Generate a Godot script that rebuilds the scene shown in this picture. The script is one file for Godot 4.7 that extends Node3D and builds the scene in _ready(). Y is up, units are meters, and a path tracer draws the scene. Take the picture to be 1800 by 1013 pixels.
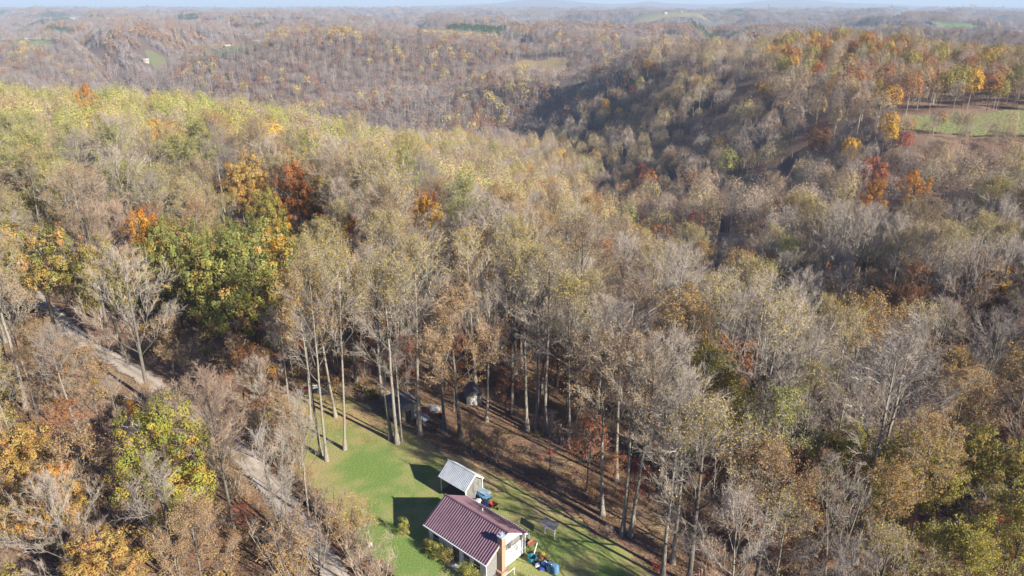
extends Node3D
# An autumn woodland seen from the air: a cottage with a metal roof on a lawn, woods round it, hills to the horizon.
# x is to the right, d is the distance ahead (z = -d), heights are above the lawn.

var rng := RandomNumberGenerator.new()
var n_far := FastNoiseLite.new()
var n_far2 := FastNoiseLite.new()
var n_small := FastNoiseLite.new()
var n_patch := FastNoiseLite.new()
var used := {}
var M := {}
var fields: Array = []

# ---------------------------------------------------------------- names and metas
func numbered(called: String) -> String:
	if not used.has(called):
		used[called] = 0
		return called
	used[called] += 1
	return "%s_%03d" % [called, used[called]]

func tag(o: Node, label: String, category := "", group := "", kind := "") -> Node:
	if label: o.set_meta("label", label)
	if category: o.set_meta("category", category)
	if group: o.set_meta("group", group)
	if kind: o.set_meta("kind", kind)
	return o

func thing(called: String, label: String, category: String, at := Vector3.ZERO, turn := 0.0, group := "") -> Node3D:
	var o := Node3D.new()
	o.name = numbered(called)
	add_child(o)
	o.position = at
	o.rotation.y = turn
	tag(o, label, category, group)
	return o

func part(called: String, m: Mesh, mat: Material, parent: Node, at := Vector3.ZERO) -> MeshInstance3D:
	var o := MeshInstance3D.new()
	o.name = called if parent != self else numbered(called)
	o.mesh = m
	if mat: o.material_override = mat
	o.position = at
	parent.add_child(o, true)
	return o

# ---------------------------------------------------------------- terrain
func axis_at(d: float) -> Vector2:      # the ravine: (x of its bed, height of its bed)
	var pts := [[-80.0, 150.0, -13.0], [20.0, 122.0, -13.0], [60.0, 100.0, -12.5], [95.0, 80.0, -15.0], [130.0, 68.0, -23.0], [180.0, 61.0, -33.0], [230.0, 59.0, -40.0], [300.0, 62.0, -48.0], [400.0, 66.0, -57.0], [520.0, 60.0, -65.0], [650.0, 35.0, -76.0], [780.0, -10.0, -86.0], [950.0, -110.0, -92.0], [1300.0, -330.0, -97.0]]
	if d <= pts[0][0]: return Vector2(pts[0][1], pts[0][2])
	for i in pts.size() - 1:
		if d < pts[i + 1][0]:
			var t: float = (d - pts[i][0]) / (pts[i + 1][0] - pts[i][0])
			return Vector2(lerpf(pts[i][1], pts[i + 1][1], t), lerpf(pts[i][2], pts[i + 1][2], t))
	return Vector2(pts[-1][1], pts[-1][2])

func far_height(x: float, d: float) -> float:
	var v := absf(n_far.get_noise_2d(x, d))
	var v2 := absf(n_far2.get_noise_2d(x, d))
	var base := lerpf(-22.0, -4.0, smoothstep(900.0, 4500.0, d))
	var amp := lerpf(88.0, 52.0, smoothstep(1200.0, 6000.0, d))
	var h := base + 6.0 - amp * (1.0 - smoothstep(0.0, 0.34, v)) - 40.0 * (1.0 - smoothstep(0.0, 0.36, v2)) + 8.0 + 26.0 * n_patch.get_noise_2d(x * 0.35 + 900.0, d * 0.35)
	if d > 9000.0:
		var u := x / d
		var ridge := smoothstep(11500.0, 14500.0, d) * (1.0 - smoothstep(15500.0, 19000.0, d))
		var tall := smoothstep(-0.2, 0.05, u) * (1.0 - smoothstep(0.36, 0.62, u)) * (95.0 + 36.0 * sin(u * 17.0 + 1.2) + 20.0 * sin(u * 41.0)) + 34.0 * exp(-pow((u - 0.175) / 0.012, 2.0))
		h = lerpf(h, 2.0 + 10.0 * n_patch.get_noise_2d(x * 0.1, d * 0.1), smoothstep(8000.0, 11000.0, d))
		h += ridge * maxf(tall, 0.0)
	return h

func height(x: float, d: float) -> float:
	if d > 1400.0: return far_height(x, d)
	var a := axis_at(d)
	var s := x - a.x
	var near: float
	if s < 0.0:
		var w := lerpf(102.0, 250.0, smoothstep(110.0, 430.0, d))
		var p := smoothstep(0.0, 1.0, clampf(-s / w, 0.0, 1.0))
		near = lerpf(a.y, lerpf(0.0, -5.0, smoothstep(180.0, 430.0, d)), pow(p, 0.8))
		near -= 6.0 * smoothstep(250.0, 60.0, -x) * smoothstep(250.0, 420.0, d)
		var back := smoothstep(400.0 + 40.0 * sin(x * 0.011), 640.0, d)
		near = lerpf(near, minf(a.y + 4.0, -55.0), back)
	else:
		var w := lerpf(92.0, 138.0, smoothstep(80.0, 420.0, d))
		var p := smoothstep(0.0, 1.0, clampf(s / w, 0.0, 1.0))
		var top := lerpf(-14.0, 4.0, smoothstep(296.0, 338.0, d)) - 1.0 * smoothstep(420.0, 680.0, d) + 13.0 * exp(-pow((x - 280.0) / 105.0, 2.0)) * smoothstep(430.0, 640.0, d)
		near = lerpf(a.y, top, pow(p, 0.85))
		# the bank of the ravine itself is steep
		near = maxf(near, minf(lerpf(a.y, a.y + 17.0, smoothstep(4.0, 30.0, s)) , top))
		near -= 5.0 * n_small.get_noise_2d(x * 0.25, d * 0.25) * p * smoothstep(150.0, 300.0, d)
		# gullies run down the slope
		near -= 20.0 * pow(absf(sin(d * 0.021 + 0.4 + 0.3 * sin(x * 0.02))), 5.0) * p * (1.0 - p) * 4.0 * smoothstep(160.0, 260.0, d)
	var hay := Vector2((x - 250.0) / 56.0, (d - 362.0) / 27.0).length()      # the hayfield lies on an even shoulder
	if hay < 1.9: near = lerpf(near, 3.0 + 0.1 * (d - 362.0), smoothstep(1.7, 1.05, hay))
	var t := smoothstep(740.0, 1000.0, d)
	if t > 0.0: near = lerpf(near, far_height(x, d), t)
	var rough := smoothstep(20.0, 90.0, Vector2(x + 8.0, d - 78.0).length())
	rough *= smoothstep(0.9, 1.6, hay)
	return near + rough * 1.3 * n_small.get_noise_2d(x, d)

func ground(x: float, d: float, up := 0.0) -> Vector3:
	return Vector3(x, height(x, d) + up, -d)

# ---------------------------------------------------------------- areas
var lawn_outline := PackedVector2Array([Vector2(-2, 50), Vector2(-5, 58), Vector2(-12.4, 62.8), Vector2(-17, 67.6), Vector2(-20.6, 72), Vector2(-26.2, 79.3), Vector2(-29.9, 85.8), Vector2(-33.7, 93.5), Vector2(-37.2, 97.3), Vector2(-36, 102.4), Vector2(-33.1, 104.1), Vector2(-28.3, 102.2), Vector2(-23.2, 99.5), Vector2(-15.5, 92.5), Vector2(-10.6, 88.2), Vector2(-5.1, 83.8), Vector2(-.5, 80.8), Vector2(4.5, 76.2), Vector2(8.6, 72), Vector2(13.2, 67.7), Vector2(15.9, 63.8), Vector2(18.7, 60.6), Vector2(20, 52)])
var lane_line := [Vector2(-10, 50), Vector2(-15.5, 57), Vector2(-20.6, 64.8), Vector2(-27.6, 74), Vector2(-36.4, 84.6), Vector2(-48.3, 96.4), Vector2(-56.6, 103.6), Vector2(-65.9, 111.3), Vector2(-76.5, 120), Vector2(-88, 131), Vector2(-102, 145), Vector2(-121, 161), Vector2(-142, 178)]

func lane_distance(p: Vector2) -> float:
	var best := 1e9
	for i in lane_line.size() - 1:
		best = minf(best, p.distance_to(Geometry2D.get_closest_point_to_segment(p, lane_line[i], lane_line[i + 1])))
	return best

func in_field(x: float, d: float, grow := 0.0) -> bool:
	for f in fields:
		var q := Vector2(x - f.x, d - f.d).rotated(f.turn)
		var wob: float = 1.0 + 0.16 * sin(3.0 * atan2(q.y, q.x) + f.x)
		if Vector2(q.x / (f.rx + grow), q.y / (f.rd + grow)).length() < wob: return true
	return false

# ---------------------------------------------------------------- textures and materials
func noise_tex(freq: float, octaves: int, lo: Color, hi: Color, size := 512, sd := 1, mid := Color(0, 0, 0, 0)) -> NoiseTexture2D:
	var n := FastNoiseLite.new()
	n.seed = sd
	n.frequency = freq
	n.fractal_octaves = octaves
	var t := NoiseTexture2D.new()
	t.width = size
	t.height = size
	t.seamless = true
	t.noise = n
	var g := Gradient.new()
	g.set_color(0, lo)
	g.set_color(1, hi)
	if mid.a > 0.0: g.add_point(0.5, mid)
	t.color_ramp = g
	return t

func mat(called: String, c: Color, rough := 0.85, vertex := false, metal := 0.0) -> StandardMaterial3D:
	var m := StandardMaterial3D.new()
	m.resource_name = called
	m.albedo_color = c.linear_to_srgb()
	m.roughness = rough
	m.metallic = metal
	m.metallic_specular = 0.3
	m.vertex_color_use_as_albedo = vertex
	M[called] = m
	return m

func grain(m: StandardMaterial3D, t: Texture2D, scale: float) -> void:
	m.albedo_texture = t
	m.uv1_triplanar = true
	m.uv1_world_triplanar = true
	m.uv1_scale = Vector3.ONE * scale

func make_materials() -> void:
	var speck := noise_tex(0.045, 4, Color(0.42, 0.40, 0.38), Color(1, 1, 1), 1024, 3)
	var fine := noise_tex(0.12, 3, Color(0.55, 0.53, 0.5), Color(1, 1, 1), 512, 4)
	var bark := noise_tex(0.035, 4, Color(0.34, 0.32, 0.30), Color(1, 1, 1), 512, 5)
	grain(mat("ground", Color(1.25, 1.25, 1.25), 0.95, true), speck, 0.06)
	grain(mat("lawn", Color(1.3, 1.3, 1.3), 0.9, true), noise_tex(0.05, 5, Color(0.70, 0.68, 0.60), Color(1, 1, 1), 1024, 21), 0.07)
	grain(mat("lane", Color(1.2, 1.2, 1.2), 0.95, true), fine, 0.3)
	grain(mat("field", Color(1.15, 1.15, 1.15), 0.9, true), speck, 0.012)
	grain(mat("bark", Color(1.2, 1.2, 1.2), 0.9, true), bark, 0.35)
	mat("twigs", Color(1, 1, 1), 0.9, true)
	var l := mat("leaves", Color(1, 1, 1), 0.7, true)
	l.backlight_enabled = true
	l.backlight = Color(0.8, 0.8, 0.8)
	mat("forest", Color(1, 1, 1), 0.9, true)
	grain(mat("roof_metal", Color(0.195, 0.122, 0.158), 0.42, false, 0.0), noise_tex(0.01, 4, Color(0.8, 0.8, 0.8), Color(1, 1, 1), 512, 8), 0.15)
	grain(mat("tin", Color(0.60, 0.65, 0.68), 0.38, false, 0.25), noise_tex(0.012, 4, Color(0.78, 0.78, 0.8), Color(1, 1, 1), 512, 9), 0.2)
	grain(mat("grey_boards", Color(0.33, 0.33, 0.325), 0.9), noise_tex(0.03, 4, Color(0.62, 0.61, 0.6), Color(1, 1, 1), 512, 10), 0.4)
	grain(mat("white_paint", Color(0.78, 0.78, 0.76), 0.7), noise_tex(0.02, 3, Color(0.88, 0.88, 0.87), Color(1, 1, 1), 256, 11), 0.3)
	grain(mat("brick", Color(0.50, 0.34, 0.25), 0.95), noise_tex(0.09, 2, Color(0.75, 0.72, 0.7), Color(1, 1, 1), 256, 12), 0.8)
	grain(mat("old_wood", Color(0.23, 0.20, 0.17), 0.95), bark, 0.5)
	grain(mat("grey_shingle", Color(0.27, 0.27, 0.30), 0.9), fine, 0.5)
	grain(mat("cream_boards", Color(0.62, 0.58, 0.5), 0.9), fine, 0.4)
	mat("concrete", Color(0.45, 0.44, 0.42), 0.95)
	mat("dark_glass", Color(0.04, 0.05, 0.06), 0.12)
	mat("rubber", Color(0.025, 0.025, 0.025), 0.9)
	mat("dark_metal", Color(0.06, 0.06, 0.065), 0.6, false, 0.3)
	mat("grey_metal", Color(0.42, 0.44, 0.46), 0.5, false, 0.3)
	mat("teal_plastic", Color(0.05, 0.23, 0.29), 0.45)
	mat("blue_plastic", Color(0.06, 0.12, 0.22), 0.45)
	mat("pale_blue", Color(0.30, 0.40, 0.50), 0.6)
	mat("tarp_blue", Color(0.09, 0.20, 0.34), 0.5)
	mat("navy", Color(0.02, 0.03, 0.09), 0.6)
	mat("royal_blue", Color(0.03, 0.05, 0.24), 0.5)
	mat("white_plastic", Color(0.75, 0.77, 0.8), 0.5)
	mat("red_plastic", Color(0.28, 0.035, 0.03), 0.45)
	mat("yellow_plastic", Color(0.5, 0.30, 0.04), 0.5)
	mat("terracotta", Color(0.24, 0.11, 0.07), 0.9)
	mat("log_wood", Color(0.58, 0.47, 0.36), 0.9)
	mat("stone", Color(0.55, 0.53, 0.49), 0.95)

# ---------------------------------------------------------------- mesh collecting
var V := PackedVector3Array()
var N := PackedVector3Array()
var C := PackedColorArray()

func begin() -> void:
	V = PackedVector3Array()
	N = PackedVector3Array()
	C = PackedColorArray()

func finish() -> ArrayMesh:
	var a := []
	a.resize(Mesh.ARRAY_MAX)
	a[Mesh.ARRAY_VERTEX] = V
	if N.size() == V.size() and N.size(): a[Mesh.ARRAY_NORMAL] = N
	if C.size() == V.size() and C.size(): a[Mesh.ARRAY_COLOR] = C
	var m := ArrayMesh.new()
	m.add_surface_from_arrays(Mesh.PRIMITIVE_TRIANGLES, a)
	return m

func tri(a: Vector3, b: Vector3, c: Vector3, col: Color) -> void:
	V.append(a); V.append(b); V.append(c)
	C.append(col); C.append(col); C.append(col)

func quad(a: Vector3, b: Vector3, c: Vector3, d: Vector3, col := Color.WHITE) -> void:
	tri(a, b, c, col)
	tri(a, c, d, col)

func across(dir: Vector3) -> Vector3:
	return dir.cross(Vector3.RIGHT if absf(dir.x) < 0.7 else Vector3.BACK).normalized()

func spike(a: Vector3, b: Vector3, r: float, col: Color) -> void:
	var dir := (b - a).normalized()
	var u := across(dir) * r
	var w := dir.cross(u)
	var p := a + u
	var q := a - u * 0.5 + w * 0.866
	var s := a - u * 0.5 - w * 0.866
	V.append(p); V.append(b); V.append(q)
	V.append(q); V.append(b); V.append(s)
	V.append(s); V.append(b); V.append(p)
	for i in 9: C.append(col)

func tube(pts: PackedVector3Array, radii: PackedFloat32Array, sides: int, col: Color, smooth := false) -> void:
	var n := pts.size()
	var ring: Array = []
	for i in n:
		var dir := (pts[mini(i + 1, n - 1)] - pts[maxi(i - 1, 0)]).normalized()
		var u := across(dir)
		var w := dir.cross(u)
		var r := PackedVector3Array()
		for k in sides:
			var an := TAU * k / sides
			r.append(u * cos(an) + w * sin(an))
		ring.append(r)
	for i in n - 1:
		for k in sides:
			var k2 := (k + 1) % sides
			var a: Vector3 = ring[i][k]
			var b: Vector3 = ring[i][k2]
			var c: Vector3 = ring[i + 1][k2]
			var d: Vector3 = ring[i + 1][k]
			V.append(pts[i] + a * radii[i]); V.append(pts[i + 1] + d * radii[i + 1]); V.append(pts[i + 1] + c * radii[i + 1])
			V.append(pts[i] + a * radii[i]); V.append(pts[i + 1] + c * radii[i + 1]); V.append(pts[i] + b * radii[i])
			if smooth:
				N.append(a); N.append(d); N.append(c)
				N.append(a); N.append(c); N.append(b)
			for q in 6: C.append(col)

func box(lo: Vector3, hi: Vector3, col := Color.WHITE) -> void:
	var p := [Vector3(lo.x, lo.y, lo.z), Vector3(hi.x, lo.y, lo.z), Vector3(hi.x, hi.y, lo.z), Vector3(lo.x, hi.y, lo.z), Vector3(lo.x, lo.y, hi.z), Vector3(hi.x, lo.y, hi.z), Vector3(hi.x, hi.y, hi.z), Vector3(lo.x, hi.y, hi.z)]
	for f in [[0, 3, 2, 1], [5, 6, 7, 4], [4, 7, 3, 0], [1, 2, 6, 5], [3, 7, 6, 2], [0, 1, 5, 4]]:
		quad(p[f[3]], p[f[2]], p[f[1]], p[f[0]], col)

func boxed(lo: Vector3, hi: Vector3) -> ArrayMesh:
	begin()
	box(lo, hi)
	return finish()

func lathe(profile: Array, sides := 14, squash := 1.0) -> ArrayMesh:     # [radius, height] pairs, closed at both ends where the radius is 0
	begin()
	for i in profile.size() - 1:
		for k in sides:
			var a := TAU * k / sides
			var b := TAU * (k + 1) / sides
			var p: Array = profile[i]
			var q: Array = profile[i + 1]
			quad(Vector3(cos(a) * p[0], p[1], sin(a) * p[0] * squash), Vector3(cos(b) * p[0], p[1], sin(b) * p[0] * squash), Vector3(cos(b) * q[0], q[1], sin(b) * q[0] * squash), Vector3(cos(a) * q[0], q[1], sin(a) * q[0] * squash))
	return finish()

func rod(a: Vector3, b: Vector3, r: float, sides := 6) -> ArrayMesh:
	begin()
	tube(PackedVector3Array([a, b]), PackedFloat32Array([r, r]), sides, Color.WHITE)
	return finish()

func lump(size: Vector3, rough := 0.18, sides := 10, rings := 6) -> ArrayMesh:     # an uneven rounded heap: bags, stones, covered loads
	var p: Array = []
	for i in rings + 1:
		var row := PackedVector3Array()
		var lat := PI * i / rings - PI / 2.0
		for k in sides:
			var r := 1.0 + rng.randf_range(-rough, rough)
			var a := TAU * k / sides
			row.append(Vector3(cos(lat) * cos(a) * size.x * r, (sin(lat) * r + 1.0) * size.y * 0.5, cos(lat) * sin(a) * size.z * r))
		p.append(row)
	begin()
	for i in rings:
		for k in sides:
			quad(p[i][k], p[i][(k + 1) % sides], p[i + 1][(k + 1) % sides], p[i + 1][k])
	return finish()

# ---------------------------------------------------------------- trees
func rnd(a: float, b: float) -> float: return rng.randf_range(a, b)

func vary(c: Color, by: float) -> Color:
	var f := 1.0 + rnd(-by, by)
	return Color(c.r * f * (1.0 + rnd(-by, by) * 0.35), c.g * f, c.b * f * (1.0 + rnd(-by, by) * 0.35))

func leaf(at: Vector3, face: Vector3, size: float, col: Color) -> void:
	var u := across(face).rotated(face, rnd(0, TAU))
	var w := face.cross(u)
	var a := at - u * size * 0.5
	var b := at + u * size * 0.5
	var lift := face * size * 0.18
	V.append(a); V.append(at + w * size * 0.38 - lift); V.append(b)
	V.append(a); V.append(b); V.append(at - w * size * 0.38 - lift)
	for i in 6: C.append(col)

# A tree's bones: trunk with limbs (one mesh), branches and twigs (one mesh), and the twig tips where leaves may hang.
func skeleton(p: Dictionary) -> Dictionary:
	var h: float = p.h
	var tips := PackedVector3Array()
	var subs: Array = []
	var bark: Color = p.bark
	begin()
	var stems: int = p.get("stems", 1)
	for st in stems:
		var pts := PackedVector3Array()
		var rad := PackedFloat32Array()
		var lean: Vector3 = Vector3(rnd(-1, 1), 0, rnd(-1, 1)) * p.get("lean", 0.03)
		if stems > 1: lean = Vector3(cos(TAU * st / stems + rnd(-0.4, 0.4)), 0, sin(TAU * st / stems)) * p.get("spread", 0.2)
		var hh := h * (1.0 if stems == 1 else rnd(0.8, 1.0))
		var n := 9
		var at := Vector3(lean.x, -0.8, lean.z) if stems == 1 else Vector3(lean.x * 1.5, -0.8, lean.z * 1.5)
		for i in n + 1:
			var t := float(i) / n
			pts.append(at)
			rad.append(maxf(p.r * (1.0 - 0.8 * t) * (2.0 if i == 0 else 1.0) / (1.0 if stems == 1 else 1.6), 0.035))
			at += Vector3(lean.x + rnd(-0.035, 0.035), 1.0, lean.z + rnd(-0.035, 0.035)) * ((hh * 0.95 + 0.8) / n)
		tube(pts, rad, 7, vary(bark, 0.08), true)
		subs.append([pts[n - 1], (pts[n] - pts[n - 1]).normalized(), hh * 0.09])
		var limbs: int = p.limbs / stems
		var turn := rnd(0, TAU)
		for i in limbs:
			var tt := (i + rnd(0.0, 0.8)) / limbs
			var t := lerpf(p.base, 0.96, tt)
			var f := t * n
			var k := mini(int(f), n - 1)
			var o := pts[k].lerp(pts[k + 1], f - k)
			turn += 2.4 + rnd(-0.5, 0.5)
			var tilt := deg_to_rad(lerpf(p.a0, p.a1, tt) + rnd(-9, 9))
			var dir := Vector3(cos(turn) * sin(tilt), cos(tilt), sin(turn) * sin(tilt))
			var mean := (dir + Vector3(0, 0.18, 0)).normalized()
			var yc: float = hh * (p.base + (1.0 - p.base) * 0.40)
			var length := 0.6
			while length < 16.0:
				var e := o + mean * length
				var ry: float = hh - yc if e.y > yc else maxf(yc - hh * p.base * 0.82, 1.0)
				if (e.x * e.x + e.z * e.z) / (p.w * p.w) + pow((e.y - yc) / ry, 2.0) > 1.0: break
				length += 0.3
			length *= rnd(0.82, 1.06)
			var r0: float = minf(rad[k] * 0.5, 0.02 + length * 0.012)
			var lp := PackedVector3Array([o])
			var lr := PackedFloat32Array([r0])
			var q := o
			for s in 5:
				dir = (dir + Vector3(rnd(-0.11, 0.11), rnd(0.0, 0.13), rnd(-0.11, 0.11))).normalized()
				q += dir * length / 5.0
				lp.append(q)
				lr.append(maxf(r0 * (1.0 - 0.17 * (s + 1)), 0.018))
			tube(lp, lr, 4, vary(bark * 0.66, 0.1), true)
			subs.append([lp[4], dir, length * 0.3])
			var ns: int = p.subs
			for s in ns:
				var u := lerpf(0.3, 0.99, (s + rnd(0, 0.9)) / ns) * 5.0
				var kk := mini(int(u), 4)
				var so := lp[kk].lerp(lp[kk + 1], u - kk)
				var ld := (lp[kk + 1] - lp[kk]).normalized()
				var sd := ld.rotated(across(ld).rotated(ld, rnd(0, TAU)), rnd(0.45, 0.95))
				sd.y += 0.12
				subs.append([so, sd.normalized(), clampf(length * rnd(0.28, 0.46), 0.9, 3.0)])
	var out := {"trunk": finish()}
	begin()
	var twig: Color = p.twig
	for s in subs:
		var length: float = maxf(s[2], 0.9)
		var a: Vector3 = s[0]
		var dir: Vector3 = s[1]
		var mid: Vector3 = a + dir * length * 0.5
		var d2 := (dir + Vector3(rnd(-0.25, 0.25), rnd(0, 0.3), rnd(-0.25, 0.25))).normalized()
		var tip: Vector3 = mid + d2 * length * 0.5
		tube(PackedVector3Array([a, mid]), PackedFloat32Array([0.014 + 0.010 * length, 0.012 + 0.005 * length]), 3, vary(bark * 0.62, 0.12))
		spike(mid, tip, 0.012 + 0.006 * length, vary(twig, 0.15))
		var nt := int(p.twigs * clampf(length / 2.2, 0.55, 1.6))
		for i in nt:
			var u := rnd(0.15, 1.0)
			var o: Vector3 = a.lerp(mid, u * 2.0) if u < 0.5 else mid.lerp(tip, u * 2.0 - 1.0)
			var bd := d2.rotated(across(d2).rotated(d2, rnd(0, TAU)), rnd(0.4, 1.05))
			bd = (bd + Vector3(0, 0.15, 0)).normalized()
			var e: Vector3 = o + bd * rnd(0.45, 1.15) * p.get("twig_len", 1.0)
			var col := vary(twig, 0.22)
			spike(o, e, p.get("twig_r", 0.016), col)
			tips.append(e)
			for k in 2:
				var b2 := bd.rotated(across(bd).rotated(bd, rnd(0, TAU)), rnd(0.4, 0.9))
				spike(o.lerp(e, rnd(0.3, 0.8)), o.lerp(e, 0.6) + b2 * rnd(0.3, 0.75) * p.get("twig_len", 1.0), p.get("twig_r", 0.016) * 0.8, col)
	out.branches = finish()
	out.tips = tips
	return out

# Leaves on the twig tips: share is how many of the tips carry leaves, low is the lowest height (as a share of the tallest tip) that has any.
func tip_leaves(tips: PackedVector3Array, palette: Array, per_tip: float, size: float, low := 0.0) -> ArrayMesh:
	begin()
	var top := 0.0
	for t in tips: top = maxf(top, t.y)
	for t in tips:
		var share := smoothstep(low - 0.12, low + 0.14, t.y / top)
		var n := per_tip * share
		var count := int(n) + (1 if rng.randf() < n - int(n) else 0)
		for i in count:
			leaf(t + Vector3(rnd(-1, 1), rnd(-0.7, 0.7), rnd(-1, 1)) * 0.42, Vector3(rnd(-1, 1), rnd(0.1, 1), rnd(-1, 1)).normalized(), size * rnd(0.65, 1.3), vary(palette[rng.randi() % palette.size()], 0.22))
	return finish()

# A full crown: clumps of leaves set over lobes, so that the outline is uneven and shade falls between the clumps.
func crown(w: float, y0: float, y1: float, lobes: int, clumps: int, each: int, size: float, palette: Array, deep := 0.5) -> ArrayMesh:
	begin()
	var heads: Array = []
	for i in lobes:
		var a := 2.4 * i + rnd(-0.4, 0.4)
		var t := (i + 0.5) / lobes
		var rr := w * 0.5 * sqrt(maxf(0.0, 1.0 - pow(absf(t - 0.36) / 0.68, 2.0))) * rnd(0.5, 0.75)
		heads.append([Vector3(cos(a) * rr, lerpf(y0 + w * 0.16, y1 - w * 0.15, t), sin(a) * rr), w * rnd(0.19, 0.28)])
	for i in clumps:
		var hd: Array = heads[i % lobes]
		var dir := Vector3(rnd(-1, 1), rnd(-0.75, 1), rnd(-1, 1)).normalized()
		var at: Vector3 = hd[0] + Vector3(dir.x, dir.y * 0.8, dir.z) * hd[1] * (rnd(0.82, 1.08) if rng.randf() > 0.12 else deep)
		var base: Color = palette[rng.randi() % palette.size()]
		var cs := rnd(0.45, 0.95) * clampf(w / 13.0, 0.5, 1.1)
		base = vary(base, 0.16)
		for k in each:
			var off := Vector3(rnd(-1, 1), rnd(-1, 1), rnd(-1, 1))
			if off.length() > 1.0: off = off.normalized()
			leaf(at + off * cs, (dir + off * 0.9 + Vector3(0, 0.25, 0)).normalized(), size * rnd(0.65, 1.3), vary(base, 0.2))
	return finish()

# A light tree in one mesh for trees a few dozen pixels tall or less.
func light_tree(h: float, w: float, base: float, limbs: int, twigs: int, leaves: int, bark: Color, twig: Color, palette: Array, leaf_size: float, thick: float, shell := 0.72) -> ArrayMesh:
	begin()
	light_tree_at(Vector3.ZERO, h, w, base, limbs, twigs, leaves, bark, twig, palette, leaf_size, thick, shell)
	return finish()

func light_tree_at(at: Vector3, h: float, w: float, base: float, limbs: int, twigs: int, leaves: int, bark: Color, twig: Color, palette: Array, leaf_size: float, thick: float, shell := 0.72) -> void:
	spike(at + Vector3(0, -2, 0), at + Vector3(rnd(-0.3, 0.3), h * 0.93, rnd(-0.3, 0.3)), 0.18 + thick, bark)
	var mid := at + Vector3(0, h * (base + 0.36 * (1.0 - base)), 0)
	var up := h * (1.0 - base) * 0.64
	var low := h * (1.0 - base) * 0.40
	for i in limbs:
		var t := (i + 0.5) / limbs
		var a := 2.4 * i + rnd(-0.4, 0.4)
		var o := at + Vector3(0, h * lerpf(base * 0.9, 0.7, t), 0)
		var r := w * 0.46 * (1.0 - 0.5 * t)
		spike(o, o + Vector3(cos(a) * r, (h * 0.92 - o.y + at.y) * rnd(0.6, 0.95) * (0.5 + 0.5 * t), sin(a) * r), 0.04 + thick, vary(bark, 0.1))
	for i in twigs:
		var q := Vector3(rnd(-1, 1), rnd(-0.7, 1), rnd(-1, 1))
		q = q.normalized() * lerpf(shell, 1.0, sqrt(rng.randf()))
		var bump := 0.88 + 0.16 * sin(5.0 * q.x + h) * sin(4.0 * q.z + w) + 0.07 * sin(9.0 * q.y + w)
		var e := mid + Vector3(q.x * w * 0.5, q.y * (up if q.y > 0.0 else low), q.z * w * 0.5) * bump
		var inward := (mid + Vector3(0, -low, 0) - e).normalized()
		spike(e + (inward + Vector3(rnd(-0.5, 0.5), rnd(-0.4, 0.4), rnd(-0.5, 0.5))) * rnd(0.8, 1.7), e, thick, vary(twig, 0.2))
	for i in leaves:
		var q := Vector3(rnd(-1, 1), rnd(-0.35, 1), rnd(-1, 1)).normalized() * rnd(0.84, 1.02)
		var bump := 0.88 + 0.16 * sin(5.0 * q.x + h) * sin(4.0 * q.z + w) + 0.07 * sin(9.0 * q.y + w)
		var e := mid + Vector3(q.x * w * 0.5, q.y * (up if q.y > 0.0 else low), q.z * w * 0.5) * bump
		leaf(e, (q + Vector3(rnd(-0.8, 0.8), rnd(0, 0.8), rnd(-0.8, 0.8))).normalized(), leaf_size * rnd(0.6, 1.3), vary(palette[rng.randi() % palette.size()], 0.2))

var PAL := {
	"pale": [Color(0.42, 0.34, 0.10), Color(0.36, 0.30, 0.09), Color(0.34, 0.26, 0.10), Color(0.46, 0.38, 0.10)],
	"lime": [Color(0.33, 0.33, 0.09), Color(0.28, 0.29, 0.09), Color(0.38, 0.34, 0.10), Color(0.24, 0.27, 0.09)],
	"tan": [Color(0.32, 0.225, 0.115), Color(0.28, 0.195, 0.105), Color(0.37, 0.275, 0.125), Color(0.31, 0.185, 0.095)],
	"rust": [Color(0.30, 0.11, 0.035), Color(0.24, 0.09, 0.04), Color(0.36, 0.16, 0.04), Color(0.22, 0.10, 0.05)],
	"red": [Color(0.30, 0.05, 0.045), Color(0.24, 0.05, 0.05), Color(0.36, 0.09, 0.05), Color(0.26, 0.10, 0.06)],
	"far_rust": [Color(0.225, 0.12, 0.07), Color(0.20, 0.105, 0.065), Color(0.25, 0.145, 0.08), Color(0.22, 0.13, 0.10)],
	"salmon": [Color(0.42, 0.15, 0.07), Color(0.36, 0.11, 0.07), Color(0.44, 0.20, 0.08)],
	"gold": [Color(0.52, 0.29, 0.03), Color(0.46, 0.24, 0.03), Color(0.55, 0.35, 0.05)],
	"orange": [Color(0.48, 0.22, 0.03), Color(0.42, 0.17, 0.03), Color(0.5, 0.27, 0.05)],
	"oak": [Color(0.22, 0.225, 0.07), Color(0.18, 0.20, 0.06), Color(0.31, 0.30, 0.08), Color(0.38, 0.27, 0.09), Color(0.24, 0.255, 0.08)],
	"olive": [Color(0.27, 0.24, 0.06), Color(0.22, 0.21, 0.06), Color(0.31, 0.23, 0.07)],
	"yellow": [Color(0.35, 0.31, 0.06), Color(0.29, 0.28, 0.055), Color(0.24, 0.26, 0.055), Color(0.41, 0.28, 0.06)],
	"shrub": [Color(0.33, 0.32, 0.07), Color(0.25, 0.27, 0.06), Color(0.38, 0.35, 0.09)],
	"honey": [Color(0.42, 0.28, 0.09), Color(0.36, 0.27, 0.09), Color(0.40, 0.22, 0.08)],
	"pine": [Color(0.035, 0.075, 0.035), Color(0.05, 0.09, 0.04)],
}
var PALE_BARK := Color(0.42, 0.40, 0.355)
var GREY_BARK := Color(0.27, 0.25, 0.23)
var DARK_BARK := Color(0.13, 0.115, 0.10)
var GREY_TWIG := Color(0.30, 0.262, 0.228)
var TAN_TWIG := Color(0.325, 0.24, 0.18)
var proto := {}

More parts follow.
